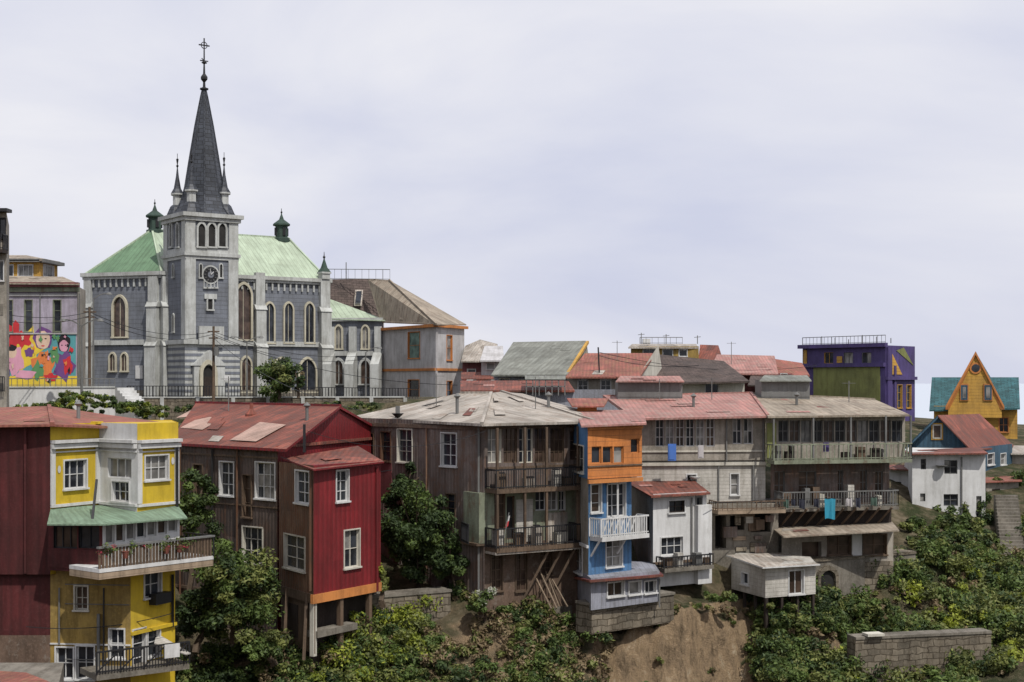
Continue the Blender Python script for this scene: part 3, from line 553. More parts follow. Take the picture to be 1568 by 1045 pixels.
lh.roof(beigeroof,[(1149,603,99),(1176,637.5,85.4),(1393,635,87.6),(1340,612,98)],.12,caps=(3,))
_,E=house('',[(1188,87),(1365,88.6)],Z(775,87),Z(808,87),darkwood,7,ob=lh)
for i in range(9): lh.bar('struts',wood,E[0].p(.2+i*.8,.1,Z(805,88)),E[0].p(.7+i*.8,1.2,Z(778,87)),.05)
_,E=house('',[(1197,85),(1368,87)],Z(812,85),Z(915,85),beige,7,ob=lh); e=E[0]
e.win(1268,822,1302,850,2,2,fr=wood,gl=glassr); e.win(1322,819,1357,850,2,2,fr=wood,gl=glassr); e.hole(1228,830,1258,860,glassr,.4); e.ubox('white_panel',white,1304,816,1319,856,0,.08); e.ubox('stone_base',stone,1200,862,1366,915,0,.1)
lh.roof(beigeroof,[(1180,807,87),(1200,822,83),(1377,812,84.8),(1366,799,89)],.08)
for (u0,u1,v0,v1,mm) in ((946,1045,583,608,palered),(1166,1240,582,608,slateroof)):
    dd=96; lh.prism('roof_lantern',greyiron,[(X(u0,dd),dd),(X(u1,dd),dd),(X(u1,dd),dd+2.5),(X(u0,dd),dd+2.5)],Z(v1+4,dd),Z(v0,dd))
    ww=Wall(lh,(u0,dd-.03),(u1,dd-.03),Z(v0,dd),Z(v1,dd),greyiron)
    k=int((u1-u0)/13)
    for i in range(k): ww.win(u0+3+i*(u1-u0-4)/k,v0+4,u0+12+i*(u1-u0-4)/k,v1-8,1,1,fr=greyiron,tr=None,gl=glassc)
    lh.roof(mm,[(u0-3,v0+1,dd-.4),(u1+3,v0+1,dd-.4),(u1-4,v0-7,dd+3),(u0+4,v0-7,dd+3)],.08)
lh.finish()
st=Obj('stone_retaining_wall'); w=Wall(st,(1245,84.3),(1402,88.5),add=False); w.box('masonry',concrete,0,w.len,-1.5,0,Z(945,84),Z(862,84)); w.box('coping',stone,-.05,w.len,-1.5,.08,Z(862,84)+.003,Z(858,84)); 
w.arch(1265,873,912,26,stone,dark,pointed=.6,mull=0); st.finish()
# laundry
cl=Obj('clothesline'); cloth_b=paint('turquoise_cloth',44,136,162); cloth_d=paint('dark_cloth',46,48,60); cloth_w=paint('pale_cloth',170,166,166); cloth_g=paint('green_cloth',70,90,80)
w=Wall(cl,(1195,85.4),(1362,87.2),add=False); zz=Z(764,86); cl.bar('line',iron,w.p(0,0,zz),w.p(w.len,0,zz),.012)
for u,wd,hh,m in ((1203,.4,.5,cloth_g),(1215,.3,.4,cloth_d),(1228,.4,.6,cloth_d),(1250,.3,.5,cloth_d),(1271,.75,1.25,cloth_b),(1300,.4,.5,cloth_w),(1314,.35,.6,cloth_d),(1338,.4,.5,cloth_g)):
    a=w.s_(u); k=5
    for i in range(k):
        x0=a-wd/2+wd*i/k; x1=x0+wd/k; n0=.05*math.sin(i*1.9+u); n1=.05*math.sin((i+1)*1.9+u); cl.poly('clothes',m,[w.p(x0,n0*2,zz-hh+.05*math.sin(i)),w.p(x1,n1*2,zz-hh+.05*math.sin(i+1)),w.p(x1,n1*.4,zz),w.p(x0,n0*.4,zz)])
cl.finish()
cl=Obj('hanging_laundry'); w=Wall(cl,(1000,84.9),(1160,85.9),add=False)
for u,v0,v1,wd,m in ((1029,680,706,.5,paint('blue_bag',70,110,180)),(1073,682,702,.35,cloth_w),(1265,678,692,.35,purple)):
    a=w.s_(u); zt=w.z_(a,v0); zb_=w.z_(a,v1); w.box('cloth',m,a-wd/2,a+wd/2,-.03,.03,zb_,zt); w.box('cloth_fold',m,a-wd/2+.05,a+wd/4,.03,.06,zb_+.08,zt-.1)
cl.finish()
# ---- siding shed on stilts
ss,W=house('siding_shed',[(1120,83),(1172,79.5),(1249,81)],Z(866,79.5),Z(916,79.5),siding,5)
W[1].win(1208,874,1230,910,2,1,fr=white,gl=glassr); W[0].win(1136,878,1146,895,1,1); ss.roof(greyroof,[(1112,850,84),(1168,869,78.8),(1256,864,80.6),(1205,846,86)],.08,white)
for w in W:
    for q in np.linspace(.1,w.len-.1,4): w.box('stilts',darkwood,q-.07,q+.07,-.2,-.05,Z(960,80),Z(916,79.5))
ss.finish()
# ---- right-hand white house
rh,W=house('white_cottage',[(1385,105),(1397,100),(1509,100.5)],Z(694,100),Z(860,100),white,7)
for q in ((1446,705,1466,726,2,2),(1445,757,1467,775,2,2),(1410,703,1418,719,1,2),(1409,756,1417,768,1,1),(1495,760,1503,800,1,3)): W[1].win(*q,fr=greyiron,tr=None)
W[1].band(white,800,.15,.12); W[1].band(concrete,803,.1,.1); rh.roof(brickroof,[(1380,690,105),(1395,695,99.4),(1513,694,99.8),(1500,685,106)],.1)
W[1].pipe(1472,700,800); W[1].ubox('stained_base',concrete,1398,805,1508,850,0,.05); rh.tube('satellite_dish',greyiron,[(.03,0),(.3,.06),(.4,.15)],W[1].p(W[1].s_(1440),.3,Z(716,100)),10)
_,Q=house('',[(1362,104),(1399,102.5)],Z(720,103),Z(800,103),white,5,ob=rh); Q[0].win(1372,738,1380,756,1,2,fr=greyiron,tr=None); rh.roof(brickroof,[(1358,718,103.5),(1402,720,102),(1400,712,107),(1360,712,107)],.08); rh.finish()
# ---- blue gable house
gh=Obj('blue_gable_house'); w=Wall(gh,(1384,110),(1490,109),Z(688,110),Z(790,110),tealblue); w.win(1425,693,1442,712,1,1)
pk=w.p(w.s_(1436),0,Z(640,109.5)); gh.poly('gable',tealblue,[w.p(0,0,w.zt),w.p(w.len,0,w.zt),pk])
w.ubox('attic_window',gold,1426,648,1444,674,0,.06); w.ubox('attic_window',cream,1428,650,1442,672,.06,.09); w.ubox('attic_window',glassr,1430,652,1440,670,.09,.1)
gh.roof(tealblue,[(1378,693,109.2),(1436,636,109),(1436,636,109.6),(1384,693,110)],.25,tealblue,part='bargeboard')
gh.roof(brickroof,[(1436,636,109),(1488,690,108.4),(1552,682,118),(1500,634,118)],.12); gh.roof(tealblue,[(1378,693,109.2),(1436,636,109),(1500,634,118),(1440,675,119)],.1)
w=Wall(gh,(1488,109),(1550,117),Z(684,112),Z(790,112),tealblue); w.win(1512,695,1522,712,1,2); w.win(1532,695,1540,712,1,2); w=Wall(gh,(1550,117),(1640,117),Z(695,117),Z(790,117),beige); w=Wall(gh,(1510,106),(1560,108),Z(738,107),Z(830,107),beige); w.win(1520,750,1530,768,1,2,fr=darkwood)
gh.roof(redroof,[(1507,738,105.5),(1565,736,107.5),(1565,728,112),(1507,728,112)],.1); gh.roof(greyroof,[(1548,695,116.5),(1640,695,116.5),(1640,686,122),(1552,682,122)],.1); gh.finish()
# ---- golden gable house
yg,W=house('golden_gable_house',[(1430,138),(1558,136)],Z(622,137),Z(760,137),gold,8); w=W[0]
for u in (1450,1530): w.win(u,640,u+14,662,2,2,fr=orangetrim)
w.win(1490,634,1504,640,1,1,fr=orangetrim); c0=Wall(yg,(1452,136.6),(1534,135.4),Z(616,136),Z(640,136),gold)
pk=c0.p(c0.s_(1494),0,Z(543,136)); yg.poly('gable',gold,[c0.p(0,0,c0.zt),c0.p(c0.len,0,c0.zt),pk]); 
for u0,u1 in ((1470,1483),(1506,1520)): c0.ubox('attic_windows',orangetrim,u0,588,u1,614,0,.1); c0.ubox('attic_windows',tealblue,u0+1.5,590,u1-1.5,612.5,.1,.13); c0.ubox('attic_windows',glassc,u0+4,593,u1-4,610,.13,.15)
a=c0.s_(1494); z=Z(564,136)
for rr,mm,nn in ((.55,orangetrim,.08),(.38,glass,.1)): yg.poly('round_window',mm,[c0.p(a+rr*math.cos(t),nn,z+rr*math.sin(t)) for t in np.linspace(0,2*math.pi,16,endpoint=False)])
yg.roof(orangetrim,[(1448,622,136.4),(1494,538,135.8),(1494,543,136.2),(1454,622,136.6)],.35,part='bargeboard'); yg.roof(orangetrim,[(1494,538,135.8),(1538,622,135.2),(1532,622,135.4),(1494,543,136.2)],.35,part='bargeboard')
yg.roof(teal,[(1450,621,136.4),(1494,539,136),(1494,539,144),(1462,600,144)],.1); yg.roof(teal,[(1494,539,136),(1537,621,135.4),(1530,600,144),(1494,539,144)],.1)
yg.roof(teal,[(1423,628,137.4),(1562,625,135.2),(1560,578,142),(1427,578,144)],.15); yg.finish()
# ---- purple house
ph,W=house('purple_house',[(1229,157),(1356,148),(1401,153)],Z(529,148),Z(690,148),purple,9,[purple,purple]); w=W[0]
w.ubox('olive_face',olive,1246,562,1348,690,0,.06); w.box('cornice',purple,-.3,w.len+.3,0,.5,Z(532,150),Z(526,150)); w.box('cornice',purple,0,w.len,0,.35,Z(562,150),Z(556,150))
for u in (1262,1292,1320): w.win(u,540,u+14,557,2,1,fr=gold if u==1262 else greyiron,tr=None)
w.ubox('vertical_strip',gold,1231,536,1236,560,0,.1); w.ubox('gold_spandrel',gold,1282,546,1290,556,0,.08)
q=W[1]; q.box('cornice',purple,0,q.len,0,.3,Z(582,150),Z(577,150))
for u in (1374,1388): q.win(u,590,u+7,625,1,3,fr=gold); 
q.ubox('pilaster',purple,1357,532,1363,690,0,.25); q.ubox('pilaster',purple,1368,560,1371,690,0,.15)
ph.poly('gable_panel',gold,[q.p(.4,.06,Z(574,150)),q.p(q.len*.55,.06,Z(574,150)),q.p(.9,.06,Z(535,150))]); ph.poly('gable',olive,[q.p(q.len*.35,.05,q.zt-.5),q.p(q.len*.95,.05,Z(560,150)),q.p(q.len*.6,.05,Z(532,150)),]);
rail3(ph,w.p(0,0,Z(526,150)),w.p(w.len,0,Z(526,150)),.8,greyiron,.5); 
for k in range(6): ph.bar('roof_antennas',greyiron,w.p(w.len*k/6+1,-2,Z(526,150)),w.p(w.len*k/6+1,-2,Z(512+k%3*3,150)),.04)
ph.finish()
# ---- background houses
def bgh(name,rpts,wl,vt,vb,wm,rm,depth=7,wins=(),edge=None,fr=None):
    ob,W=house(name,wl,Z(vt,wl[0][1]),Z(vb,wl[0][1]),wm,depth)
    for i,r in enumerate(rpts): ob.roof(rm,r,.15,edge)
    for w in wins: W[w[0]].win(*w[1:],fr=fr)
    return ob,W
ob,W=bgh('grey_roof_house',[[(752,574,121.5),(870,574,119.5),(897,522,132),(786,524,134)]],[(757,122.5),(868,120.5),(905,134)],572,660,bluegrey,slateroof,8,[(0,765,580,780,600,2,2),(0,795,582,815,600,2,2),(0,835,580,860,600,3,2)],fr=cream)
w=W[1]; ob.poly('gable',beige,[w.p(0,0,w.zt),w.p(w.len,0,w.zt),w.p(w.len*.8,0,Z(524,131))]); ob.bar('bargeboard',gold,w.p(0,.1,w.zt),w.p(w.len*.8,.1,Z(524,131)),.12); ob.finish()
ob,W=bgh('red_roof_house',[[(866,577,117.5),(980,577,117.5),(1004,541,127),(896,541,128)]],[(868,119),(978,118.5),(1015,130)],575,660,beige,redroof,8,[(0,885,582,900,600,2,2),(0,920,582,935,600,2,2),(0,950,582,962,600,2,2)])
w=W[1]; ob.poly('gable',cream,[w.p(0,0,w.zt),w.p(w.len,0,w.zt),w.p(w.len*.8,0,Z(529,128))]); ob.bar('pole',iron,P(918,578,119),P(916,532,119),.06); ob.finish()
ob,W=bgh('dark_tile_roof_house',[[(983,587,124),(1148,584,124),(1108,553,134),(1008,543,134)]],[(990,125.5),(1140,125.5)],584,650,cream,tileroof,8,[(0,1010,588,1030,603,2,1),(0,1080,588,1100,603,2,1)]); ob.finish()
ob,W=bgh('cream_rooftop_house',[[(962,532,150),(1070,532,150),(1066,527,156),(968,527,156)]],[(966,151),(1070,150)],531,620,mustard,greyroof,8,[(0,985,535,1003,546,2,1),(0,1015,535,1030,546,1,1),(0,1040,536,1052,546,1,1)]); 
ob.roof(brickroof,[(1068,560,148),(1110,560,148),(1100,529,152),(1072,528,154)],.1); rail3(ob,P(980,527,152),P(1045,527,152),.7,greyiron,.6)
for u,v in ((982,510),(1020,512),(1068,514)): ob.bar('antenna',greyiron,P(u,527,152),P(u,v,152),.04); ob.bar('antenna',greyiron,P(u-5,v+3,152),P(u+5,v+2,152),.03)
ob.box('water_tank',white,X(985,152),X(996,152),152,153,Z(527,152),Z(519,152)); ob.finish()
ob,W=bgh('red_roof_house',[[(1084,571,134),(1192,573,133),(1186,545,142),(1098,543,143)]],[(1090,135.5),(1188,134.5),(1218,142)],572,650,maroon,palered,8,[(0,1110,576,1125,590,2,1),(1,1195,560,1205,575,1,1)]); ob.roof(tileroof,[(1145,590,128),(1225,590,128),(1215,574,134),(1150,574,134)],.1); ob.finish()
ob,W=bgh('small_red_roof_house',[[(1150,575,140),(1240,575,140),(1228,556,147),(1160,546,147)]],[(1155,141),(1235,141)],574,650,maroon,redroof,6,[(0,1200,578,1215,592,2,1)]); ob.finish()
ob,W=bgh('pale_distant_house',[[(706,553,148),(752,553,148),(762,527,158),(735,520,158),(712,530,158)]],[(708,149),(750,148.5)],552,640,maroon,greyroof,7,[(0,716,566,728,582,1,2)]); ob.roof(brickroof,[(706,580,140),(757,580,140),(750,570,146),(706,570,146)],.1); ob.finish()
ob,W=bgh('blue_distant_house',[[(735,552,142),(772,552,142),(770,530,150),(742,530,150)]],[(737,143),(768,143)],552,620,palewall,palewall,7,[(0,745,556,757,566,1,1)]); ob.finish()
ob,W=bgh('low_link_house',[[(705,598,112),(880,598,112),(870,583,118),(705,583,118)]],[(706,113),(1000,112)],597,680,bluegrey,brickroof,6,[(0,730,600,745,612,2,1)]); ob.finish()
gf=Obj('greenhouse_frame'); 
for u in np.linspace(806,865,7): gf.bar('frame',greyiron,P(u,606,111.5),P(u,582,111.5),.04); gf.bar('frame',greyiron,P(u,582,111.5),P(u,576,114),.04)
gf.bar('frame',greyiron,P(806,582,111.5),P(865,582,111.5),.05); gf.bar('frame',greyiron,P(806,592,111.5),P(865,592,111.5),.04); gf.bar('frame',greyiron,P(806,576,114),P(865,576,114),.05)
gf.roof(slateroof,[(804,581,111.4),(866,581,111.4),(866,575,114.2),(804,575,114.2)],.03); gf.finish()
# ---- orange-trim house
ot,W=house('orange_trim_house',[(583,161),(667,150),(711,156)],Z(497,150),Z(640,150),palewall,10); zt=Z(497,150)
W[0].win(625,509,643,549,1,2,fr=orangetrim,gl=glassmat('green_shutter',(.16,.26,.22,1),.6)); W[0].win(625,582,642,612,1,2,fr=orangetrim); W[1].win(684,514,692,552,1,2,fr=orangetrim,gl=glassc); W[1].win(684,584,692,612,1,2,fr=orangetrim)
for w in W: w.box('trim',orangetrim,-.2,w.len+.2,0,.4,zt-.28,zt+.02); w.box('trim',orangetrim,0,w.len,0,.12,Z(568,150),Z(564,150)); w.box('trim',palewall,0,.3,0,.1,Z(640,150),zt-.35)
ot.roof(beigeroof,[(583,493,161),(668,496.5,149),(596,429,163),(563,427,166)],.12,caps=(1,)); ot.roof(beigeroof,[(668,496.5,149),(714,497,156),(596,429,163)],.12)
ot.roof(tileroof,[(494,458,166),(586,491,166),(563,427,169),(498,428,169)],.15); ot.prism('rear_block',palewall,[(X(494,166.5),166.5),(X(588,166.5),166.5),(X(580,172),172),(X(500,172),172)],Z(640,160),Z(492,166))
ot.roof(greyroof,[(542,466,165.7),(554,466,165.7),(556,444,167.5),(544,444,167.5)],.2,greyroof,part='skylight'); ot.roof(glass,[(544,464,165.6),(552,464,165.6),(554,446,167.25),(546,446,167.25)],.1,greyiron,part='skylight'); rail3(ot,P(502,428,168),P(597,429,164),1.2,greyiron,.9)
ot.bar('antenna',greyiron,P(530,428,167),P(530,402,167),.05); ot.finish()
# ================================================================= CHURCH
c=Obj('church'); phi=math.radians(36); t=Vector((math.cos(phi),math.sin(phi),0)); nb=Vector((-math.sin(phi),math.cos(phi),0))
TB=Vector((X(285,146),146,0)); tw=5.65
A=Vector((X(131,153),153,0)); Bc=Vector((X(247,150),150,0)); Cc=Bc+t*19.8; D=A+(Cc-Bc)
ze=Z(420,150); zg=Z(650,150)
lw=Wall(c,tuple(A),tuple(Bc),ze,zg,churchwall); fw=Wall(c,tuple(Bc),tuple(Cc),ze,zg,churchwall); rw=Wall(c,tuple(Cc),tuple(D),ze,zg,churchwall); bw=Wall(c,tuple(D),tuple(A),ze,zg,churchwall)
c.poly('ceiling',churchwall,[(q.x,q.y,ze-.05) for q in (A,Bc,Cc,D)])
R1=P(233,352,158); R2=P(441,365,167)
a_,b_,c_,d_=[Vector((q.x,q.y,ze+.25)) for q in (A,Bc,Cc,D)]
c.poly('nave_roof',greenroof2,[a_,b_,R1]); c.poly('nave_roof',greenroof,[b_,c_,R2,R1]); c.poly('nave_roof',greenroof2,[c_,d_,R2]); c.poly('nave_roof',greenroof,[d_,a_,R1,R2])
for q0,q1 in ((a_,R1),(b_,R1),(R1,R2),(c_,R2)): c.bar('ridge_cap',greenroof,q0,q1,.12)
for w in (lw,fw,rw,bw):
    w.box('cornice',churchtrim,-.35,w.len+.35,-.1,.5,ze-.1,ze+.3); w.box('cornice',churchtrim,-.2,w.len+.2,-.1,.3,ze-.4,ze-.1)
    w.box('string_course',churchtrim,0,w.len,0,.25,Z(528,150),Z(520,150)); w.box('plinth',concrete,0,w.len,0,.3,zg,Z(598,150))
    k=int(w.len/.72)
    for i in range(k): 
        a=w.len*(i+.5)/k; w.box('corbel_table',churchtrim,a-.1,a+.1,0,.2,ze-1.25,ze-.4)
        w.box('corbel_table',churchwall,a+.12,a+.5,0,.05,ze-.75,ze-.4)
def butt(w,u,wd,vt,proj=.9,spike=False):
    a=min(max(w.s_(u),wd/2-.3),w.len-wd/2+.3); zt=w.z_(a,vt)
    w.box('buttresses',churchtrim,a-wd/2,a+wd/2,-.05,proj*.55,Z(470,150),zt); w.box('buttresses',churchtrim,a-wd/2-.05,a+wd/2+.05,-.05,proj*.8,Z(530,150),Z(470,150)); w.box('buttresses',churchtrim,a-wd/2-.12,a+wd/2+.12,-.05,proj*1.1,zg,Z(530,150))
    for zz,pp in ((Z(470,150),.8),(Z(530,150),1.1)):
        x0,x1=a-wd/2-.15,a+wd/2+.15; c.hexa('buttress_caps',churchtrim,[w.p(x0,proj*pp+.1,zz),w.p(x1,proj*pp+.1,zz),w.p(x1,0,zz),w.p(x0,0,zz),w.p(x0,proj*pp*.6,zz+.55),w.p(x1,proj*pp*.6,zz+.55),w.p(x1,0,zz+.6),w.p(x0,0,zz+.6)])
    if spike:
        q=w.p(a,.2,zt); c.tube('pinnacles',churchtrim,[(.7,0),(.7,.6),(.85,.6),(.85,.8)],q,4,phi+math.pi/4); c.tube('pinnacles',darkgreen,[(.8,.8),(.4,1.3),(.1,2.2),(.05,2.4)],q,4,phi+math.pi/4); c.tube('pinnacles',iron,[(.05,2.3),(.17,2.5),(.05,2.7),(.03,3.1)],q,8)
butt(lw,136,.9,424,.6); butt(lw,237,1.1,424,.9); butt(fw,253,1.0,424,.9)
butt(fw,396,1.1,418,.9); butt(fw,495,1.2,428,1.0,spike=True)
lw.arch(184.5,455,516,21,churchcream,glassr,.2,.3); lw.arch(173,542,568,9,churchcream,glassr,.16,.2); lw.arch(191,542,568,9,churchcream,glassr,.16,.2)
lw.ubox('small_door',white,208,560,219,580,0,.1)
fw.arch(372,436,520,19,churchcream,glassr,.24,.3)
for u in (412,441,473): fw.arch(u,465,525,11,churchcream,glass,.18,.25)
fw.arch(376,548,600,12,churchcream,glassr,.2,.25); fw.arch(470,550,600,22,churchcream,glass,.2,.25); fw.arch(430,550,600,22,churchcream,glass,.2,.25)
for q in (P(237,352,158.5),P(431,364,166.5)):
    q=q-Vector((0,0,.6)); c.tube('roof_lanterns',darkgreen,[(1.0,0),(1.0,.5),(.75,.6),(.75,1.9),(1.05,2.0),(1.05,2.15),(.3,2.7),(.08,3.3),(.05,3.5)],q,8,phi); c.tube('roof_lanterns',iron,[(.05,3.4),(.13,3.55),(.04,3.7),(.03,4.0)],q,6)
    for kk in range(4): 
        an_=phi+kk*math.pi/2; c.box('roof_lanterns',iron,q.x+.72*math.cos(an_)-.15,q.x+.72*math.cos(an_)+.15,q.y+.72*math.sin(an_)-.15,q.y+.72*math.sin(an_)+.15,q.z+.8,q.z+1.7)
def sq(off=0): 
    p0=TB-t*off-nb*off; return [p0,p0+t*(tw+2*off),p0+t*(tw+2*off)+nb*(tw+2*off),p0+nb*(tw+2*off)]
def twalls(off,zt,zb,m,part='tower_walls'):
    q=sq(off); r=[Wall(c,tuple(q[i]),tuple(q[(i+1)%4]),zt,zb,m,part) for i in range(4)]
    c.poly(part,m,[(v.x,v.y,zt-.01) for v in q]); return r
zB=Z(328,146); z1=Z(386,146); z2=Z(524,146)
T0=twalls(.22,z2,zg,churchtrim); T1=twalls(0,z1,z2,churchwall); T2=twalls(.0,zB,z1,churchwall)
def ring(off,z0,z1_,m,part): q=sq(off); c.prism(part,m,[(v.x,v.y) for v in q],z0,z1_); c.poly(part,m,[(v.x,v.y,z0) for v in reversed(q)])
ring(.55,Z(331,146),Z(325,146),churchtrim,'tower_cornice'); ring(.32,Z(337,146),Z(331,146)-.004,churchtrim,'tower_cornice'); ring(.3,Z(391,146),Z(386,146),churchtrim,'tower_cornice'); ring(.15,Z(396,146),Z(391,146)-.004,churchtrim,'tower_cornice'); ring(.45,Z(527,146),Z(520,146),churchtrim,'tower_cornice')
for w in T1:
    for a0,a1 in ((-.06,1.0),(w.len-1.0,w.len+.06)): w.box('tower_quoins',churchtrim,a0,a1,-.02,.14,z2,z1-.5)
for w in T2:
    for a0,a1 in ((-.06,.95),(w.len-.95,w.len+.06)): w.box('tower_quoins',churchtrim,a0,a1,-.02,.14,z1,zB-.4)
    w.box('tower_quoins',churchtrim,.95,w.len-.95,-.02,.1,z1,z1+.5)
for u in (308,323.5,339.5): T2[0].arch(u,343,378,9,churchtrim,dark,.2,.2,mull=0)
w=T2[3]
for k in (.35,.66):
    a=w.len*k; uu=CX+F*w.p(a,0,0).x/w.p(a,0,0).y; w.arch(uu,343,378,4.6,churchtrim,dark,.16,.2,mull=0)
w=T1[0]; a=w.s_(322); z=Z(418,145)
def disc(w,a,z,r,n,m,part,k=28): c.poly(part,m,[w.p(a+r*math.cos(q),n,z+r*math.sin(q)) for q in np.linspace(0,2*math.pi,k,endpoint=False)])
for r_,n_,m_ in ((.98,.10,churchtrim),(.82,.13,iron),(.34,.15,churchwall)): disc(w,a,z,r_,n_,m_,'clock_face')
for k in range(12):
    q=k*math.pi/6; c.bar('clock_numerals',greyiron,w.p(a+.56*math.cos(q),.16,z+.56*math.sin(q)),w.p(a+.74*math.cos(q),.16,z+.74*math.sin(q)),.03)
c.bar('clock_hands',white,w.p(a,.19,z),w.p(a+.3,.19,z+.3),.035); c.bar('clock_hands',white,w.p(a,.19,z),w.p(a-.1,.19,z+.6),.03)
w.arch(307,405,425,3.2,churchtrim,dark,.1,.12,mull=0); w.arch(338,405,425,3.2,churchtrim,dark,.1,.12,mull=0)
for du in (-8,-3,3,8): w.arch(322+du,429,440,3,churchtrim,churchwall,.08,.12,mull=0)
w.box('slit_window',churchtrim,w.s_(312),w.s_(331),0,.2,Z(456,145),Z(448,145)); w.arch(321,455,474,6,churchtrim,dark,.16,.18,mull=0)
T1[3].arch(266,405,424,3,churchtrim,dark,.1,.12,mull=0); T1[3].arch(266,482,508,3,churchtrim,glassr,.12,.12,mull=0)
for w in T0:
    zz=zg+.3
    while zz<z2-.6: w.box('striped_courses',churchwall,.0,w.len,-.01,.03,zz,zz+.28); zz+=.62
w=T0[0]; a=w.s_(318); 
w.box('portal',churchtrim,a-1.7,a+1.7,0,.5,zg,Z(560,145)); c.hexa('portal',churchtrim,[w.p(a-1.9,.6,Z(560,145)),w.p(a+1.9,.6,Z(560,145)),w.p(a+1.9,0,Z(560,145)),w.p(a-1.9,0,Z(560,145)),w.p(a-.05,.6,Z(536,145)),w.p(a+.05,.6,Z(536,145)),w.p(a+.05,0,Z(536,145)),w.p(a-.05,0,Z(536,145))])
w2=Wall(c,tuple(w.p(0,.5,0)),tuple(w.p(w.len,.5,0)),add=False); w2.arch(318,558,607,15,churchcream,dark,.35,.3,mull=0); w2.ubox('door',darkwood,312,577,325,608,.04,.07)
w2.ubox('sign_panel',white,343,575,352,583,.0,.05)
w.ubox('parapet_panel',churchtrim,302,500,340,528,.25,.5)
# spire
cen=TB+t*(tw/2+.35)+nb*(tw/2-.1); hb=tw/2
def oct_ring(r,z): return [cen+Vector((r*math.cos(phi+math.pi/8+i*math.pi/4),r*math.sin(phi+math.pi/8+i*math.pi/4),0))+Vector((0,0,z)) for i in range(8)]
zS=Z(325,146); prof=[((hb+.3)*1.08,zS),((hb)*.98,zS+.7),(hb*.80,zS+1.9),(hb*.70,Z(285,149)),(hb*.53,Z(240,149)),(hb*.33,Z(190,149)),(hb*.12,Z(145,149)),(.12,Z(131,149))]
rings=[oct_ring(r,z) for r,z in prof]
for a,b in zip(rings,rings[1:]):
    for i in range(8): c.poly('spire',slate,[a[i],a[(i+1)%8],b[(i+1)%8],b[i]])
for i in range(8):
    for a,b in zip(rings,rings[1:]): c.bar('spire_ribs',slate,a[i],b[i],.07)
cz0=Vector((cen.x,cen.y,0)); s0=Z(133,149)
c.tube('finial',iron,[(.45,s0-.1),(.45,s0+.05),(.15,s0+.1),(.12,s0+.7),(.36,s0+1.0),(.36,s0+1.25),(.12,s0+1.6),(.08,s0+2.6),(.3,s0+2.75),(.08,s0+2.95),(.06,s0+5.2)],cz0,10)
zc=Z(66,149); c.bar('cross',iron,cz0+Vector((0,0,s0+4.5)),cz0+Vector((0,0,zc+.75)),.06); c.bar('cross',iron,cz0+Vector((0,0,zc))-t*.6,cz0+Vector((0,0,zc))+t*.6,.06)
for i in range(12):
    q0=i*math.pi/6;q1=(i+1)*math.pi/6; c.bar('cross',iron,cz0+t*.34*math.cos(q0)+Vector((0,0,zc+.34*math.sin(q0))),cz0+t*.34*math.cos(q1)+Vector((0,0,zc+.34*math.sin(q1))),.035)
z_=Z(90,149); c.bar('cross',iron,cz0+Vector((0,0,z_))-t*.45,cz0+Vector((0,0,z_))+t*.45,.05); c.bar('cross',iron,cz0+Vector((0,0,z_+.25))-t*.28,cz0+Vector((0,0,z_-.25))+t*.28,.04)
for q in sq(-1.0):
    q=Vector((q.x,q.y,zS)); c.tube('corner_pinnacles',slate,[(1.25,0),(.8,1.0),(.6,1.2)],q,8,phi); c.tube('corner_pinnacles',churchtrim,[(.5,1.2),(.5,2.2),(.72,2.3),(.72,2.45)],q,8,phi)
    c.tube('corner_pinnacles',slate,[(.72,2.45),(.4,3.0),(.16,4.3),(.05,5.3)],q,8,phi); c.tube('corner_pinnacles',iron,[(.05,5.2),(.15,5.4),(.05,5.55),(.14,6.1),(.03,6.2),(.03,6.7)],q,6)
ax=Wall(c,tuple(Cc),(587,160.6),Z(489,161),Z(640,161),churchwall); 
for u in (519,560): ax.arch(u,500,534,9,churchcream,glassc,.18,.25); ax.arch(u,552,588,14,churchtrim,glassr,.25,.3)
for u in (508,541,580):
    a=min(ax.s_(u),ax.len-.4); ax.box('annex_buttress',churchtrim,a-.4,a+.4,0,.5,Z(545,160),Z(500,160)); ax.box('annex_buttress',churchtrim,a-.5,a+.5,0,2.0,Z(640,160),Z(558,160))
    c.hexa('annex_buttress',churchtrim,[ax.p(a-.5,2.0,Z(558,160)),ax.p(a+.5,2.0,Z(558,160)),ax.p(a+.5,0,Z(558,160)),ax.p(a-.5,0,Z(558,160)),ax.p(a-.5,.5,Z(540,160)),ax.p(a+.5,.5,Z(540,160)),ax.p(a+.5,0,Z(538,160)),ax.p(a-.5,0,Z(538,160))])
ax.box('annex_trim',churchtrim,0,ax.len,0,.35,Z(492,161),Z(487,161)); ax.box('annex_trim',churchtrim,0,ax.len,0,.3,Z(545,161),Z(538,161))
c.roof(greenroof,[(499,488,161.3),(592,491,160.0),(570,482,165.8),(499,456,165.8)],.1,part='annex_roof')
c.finish()
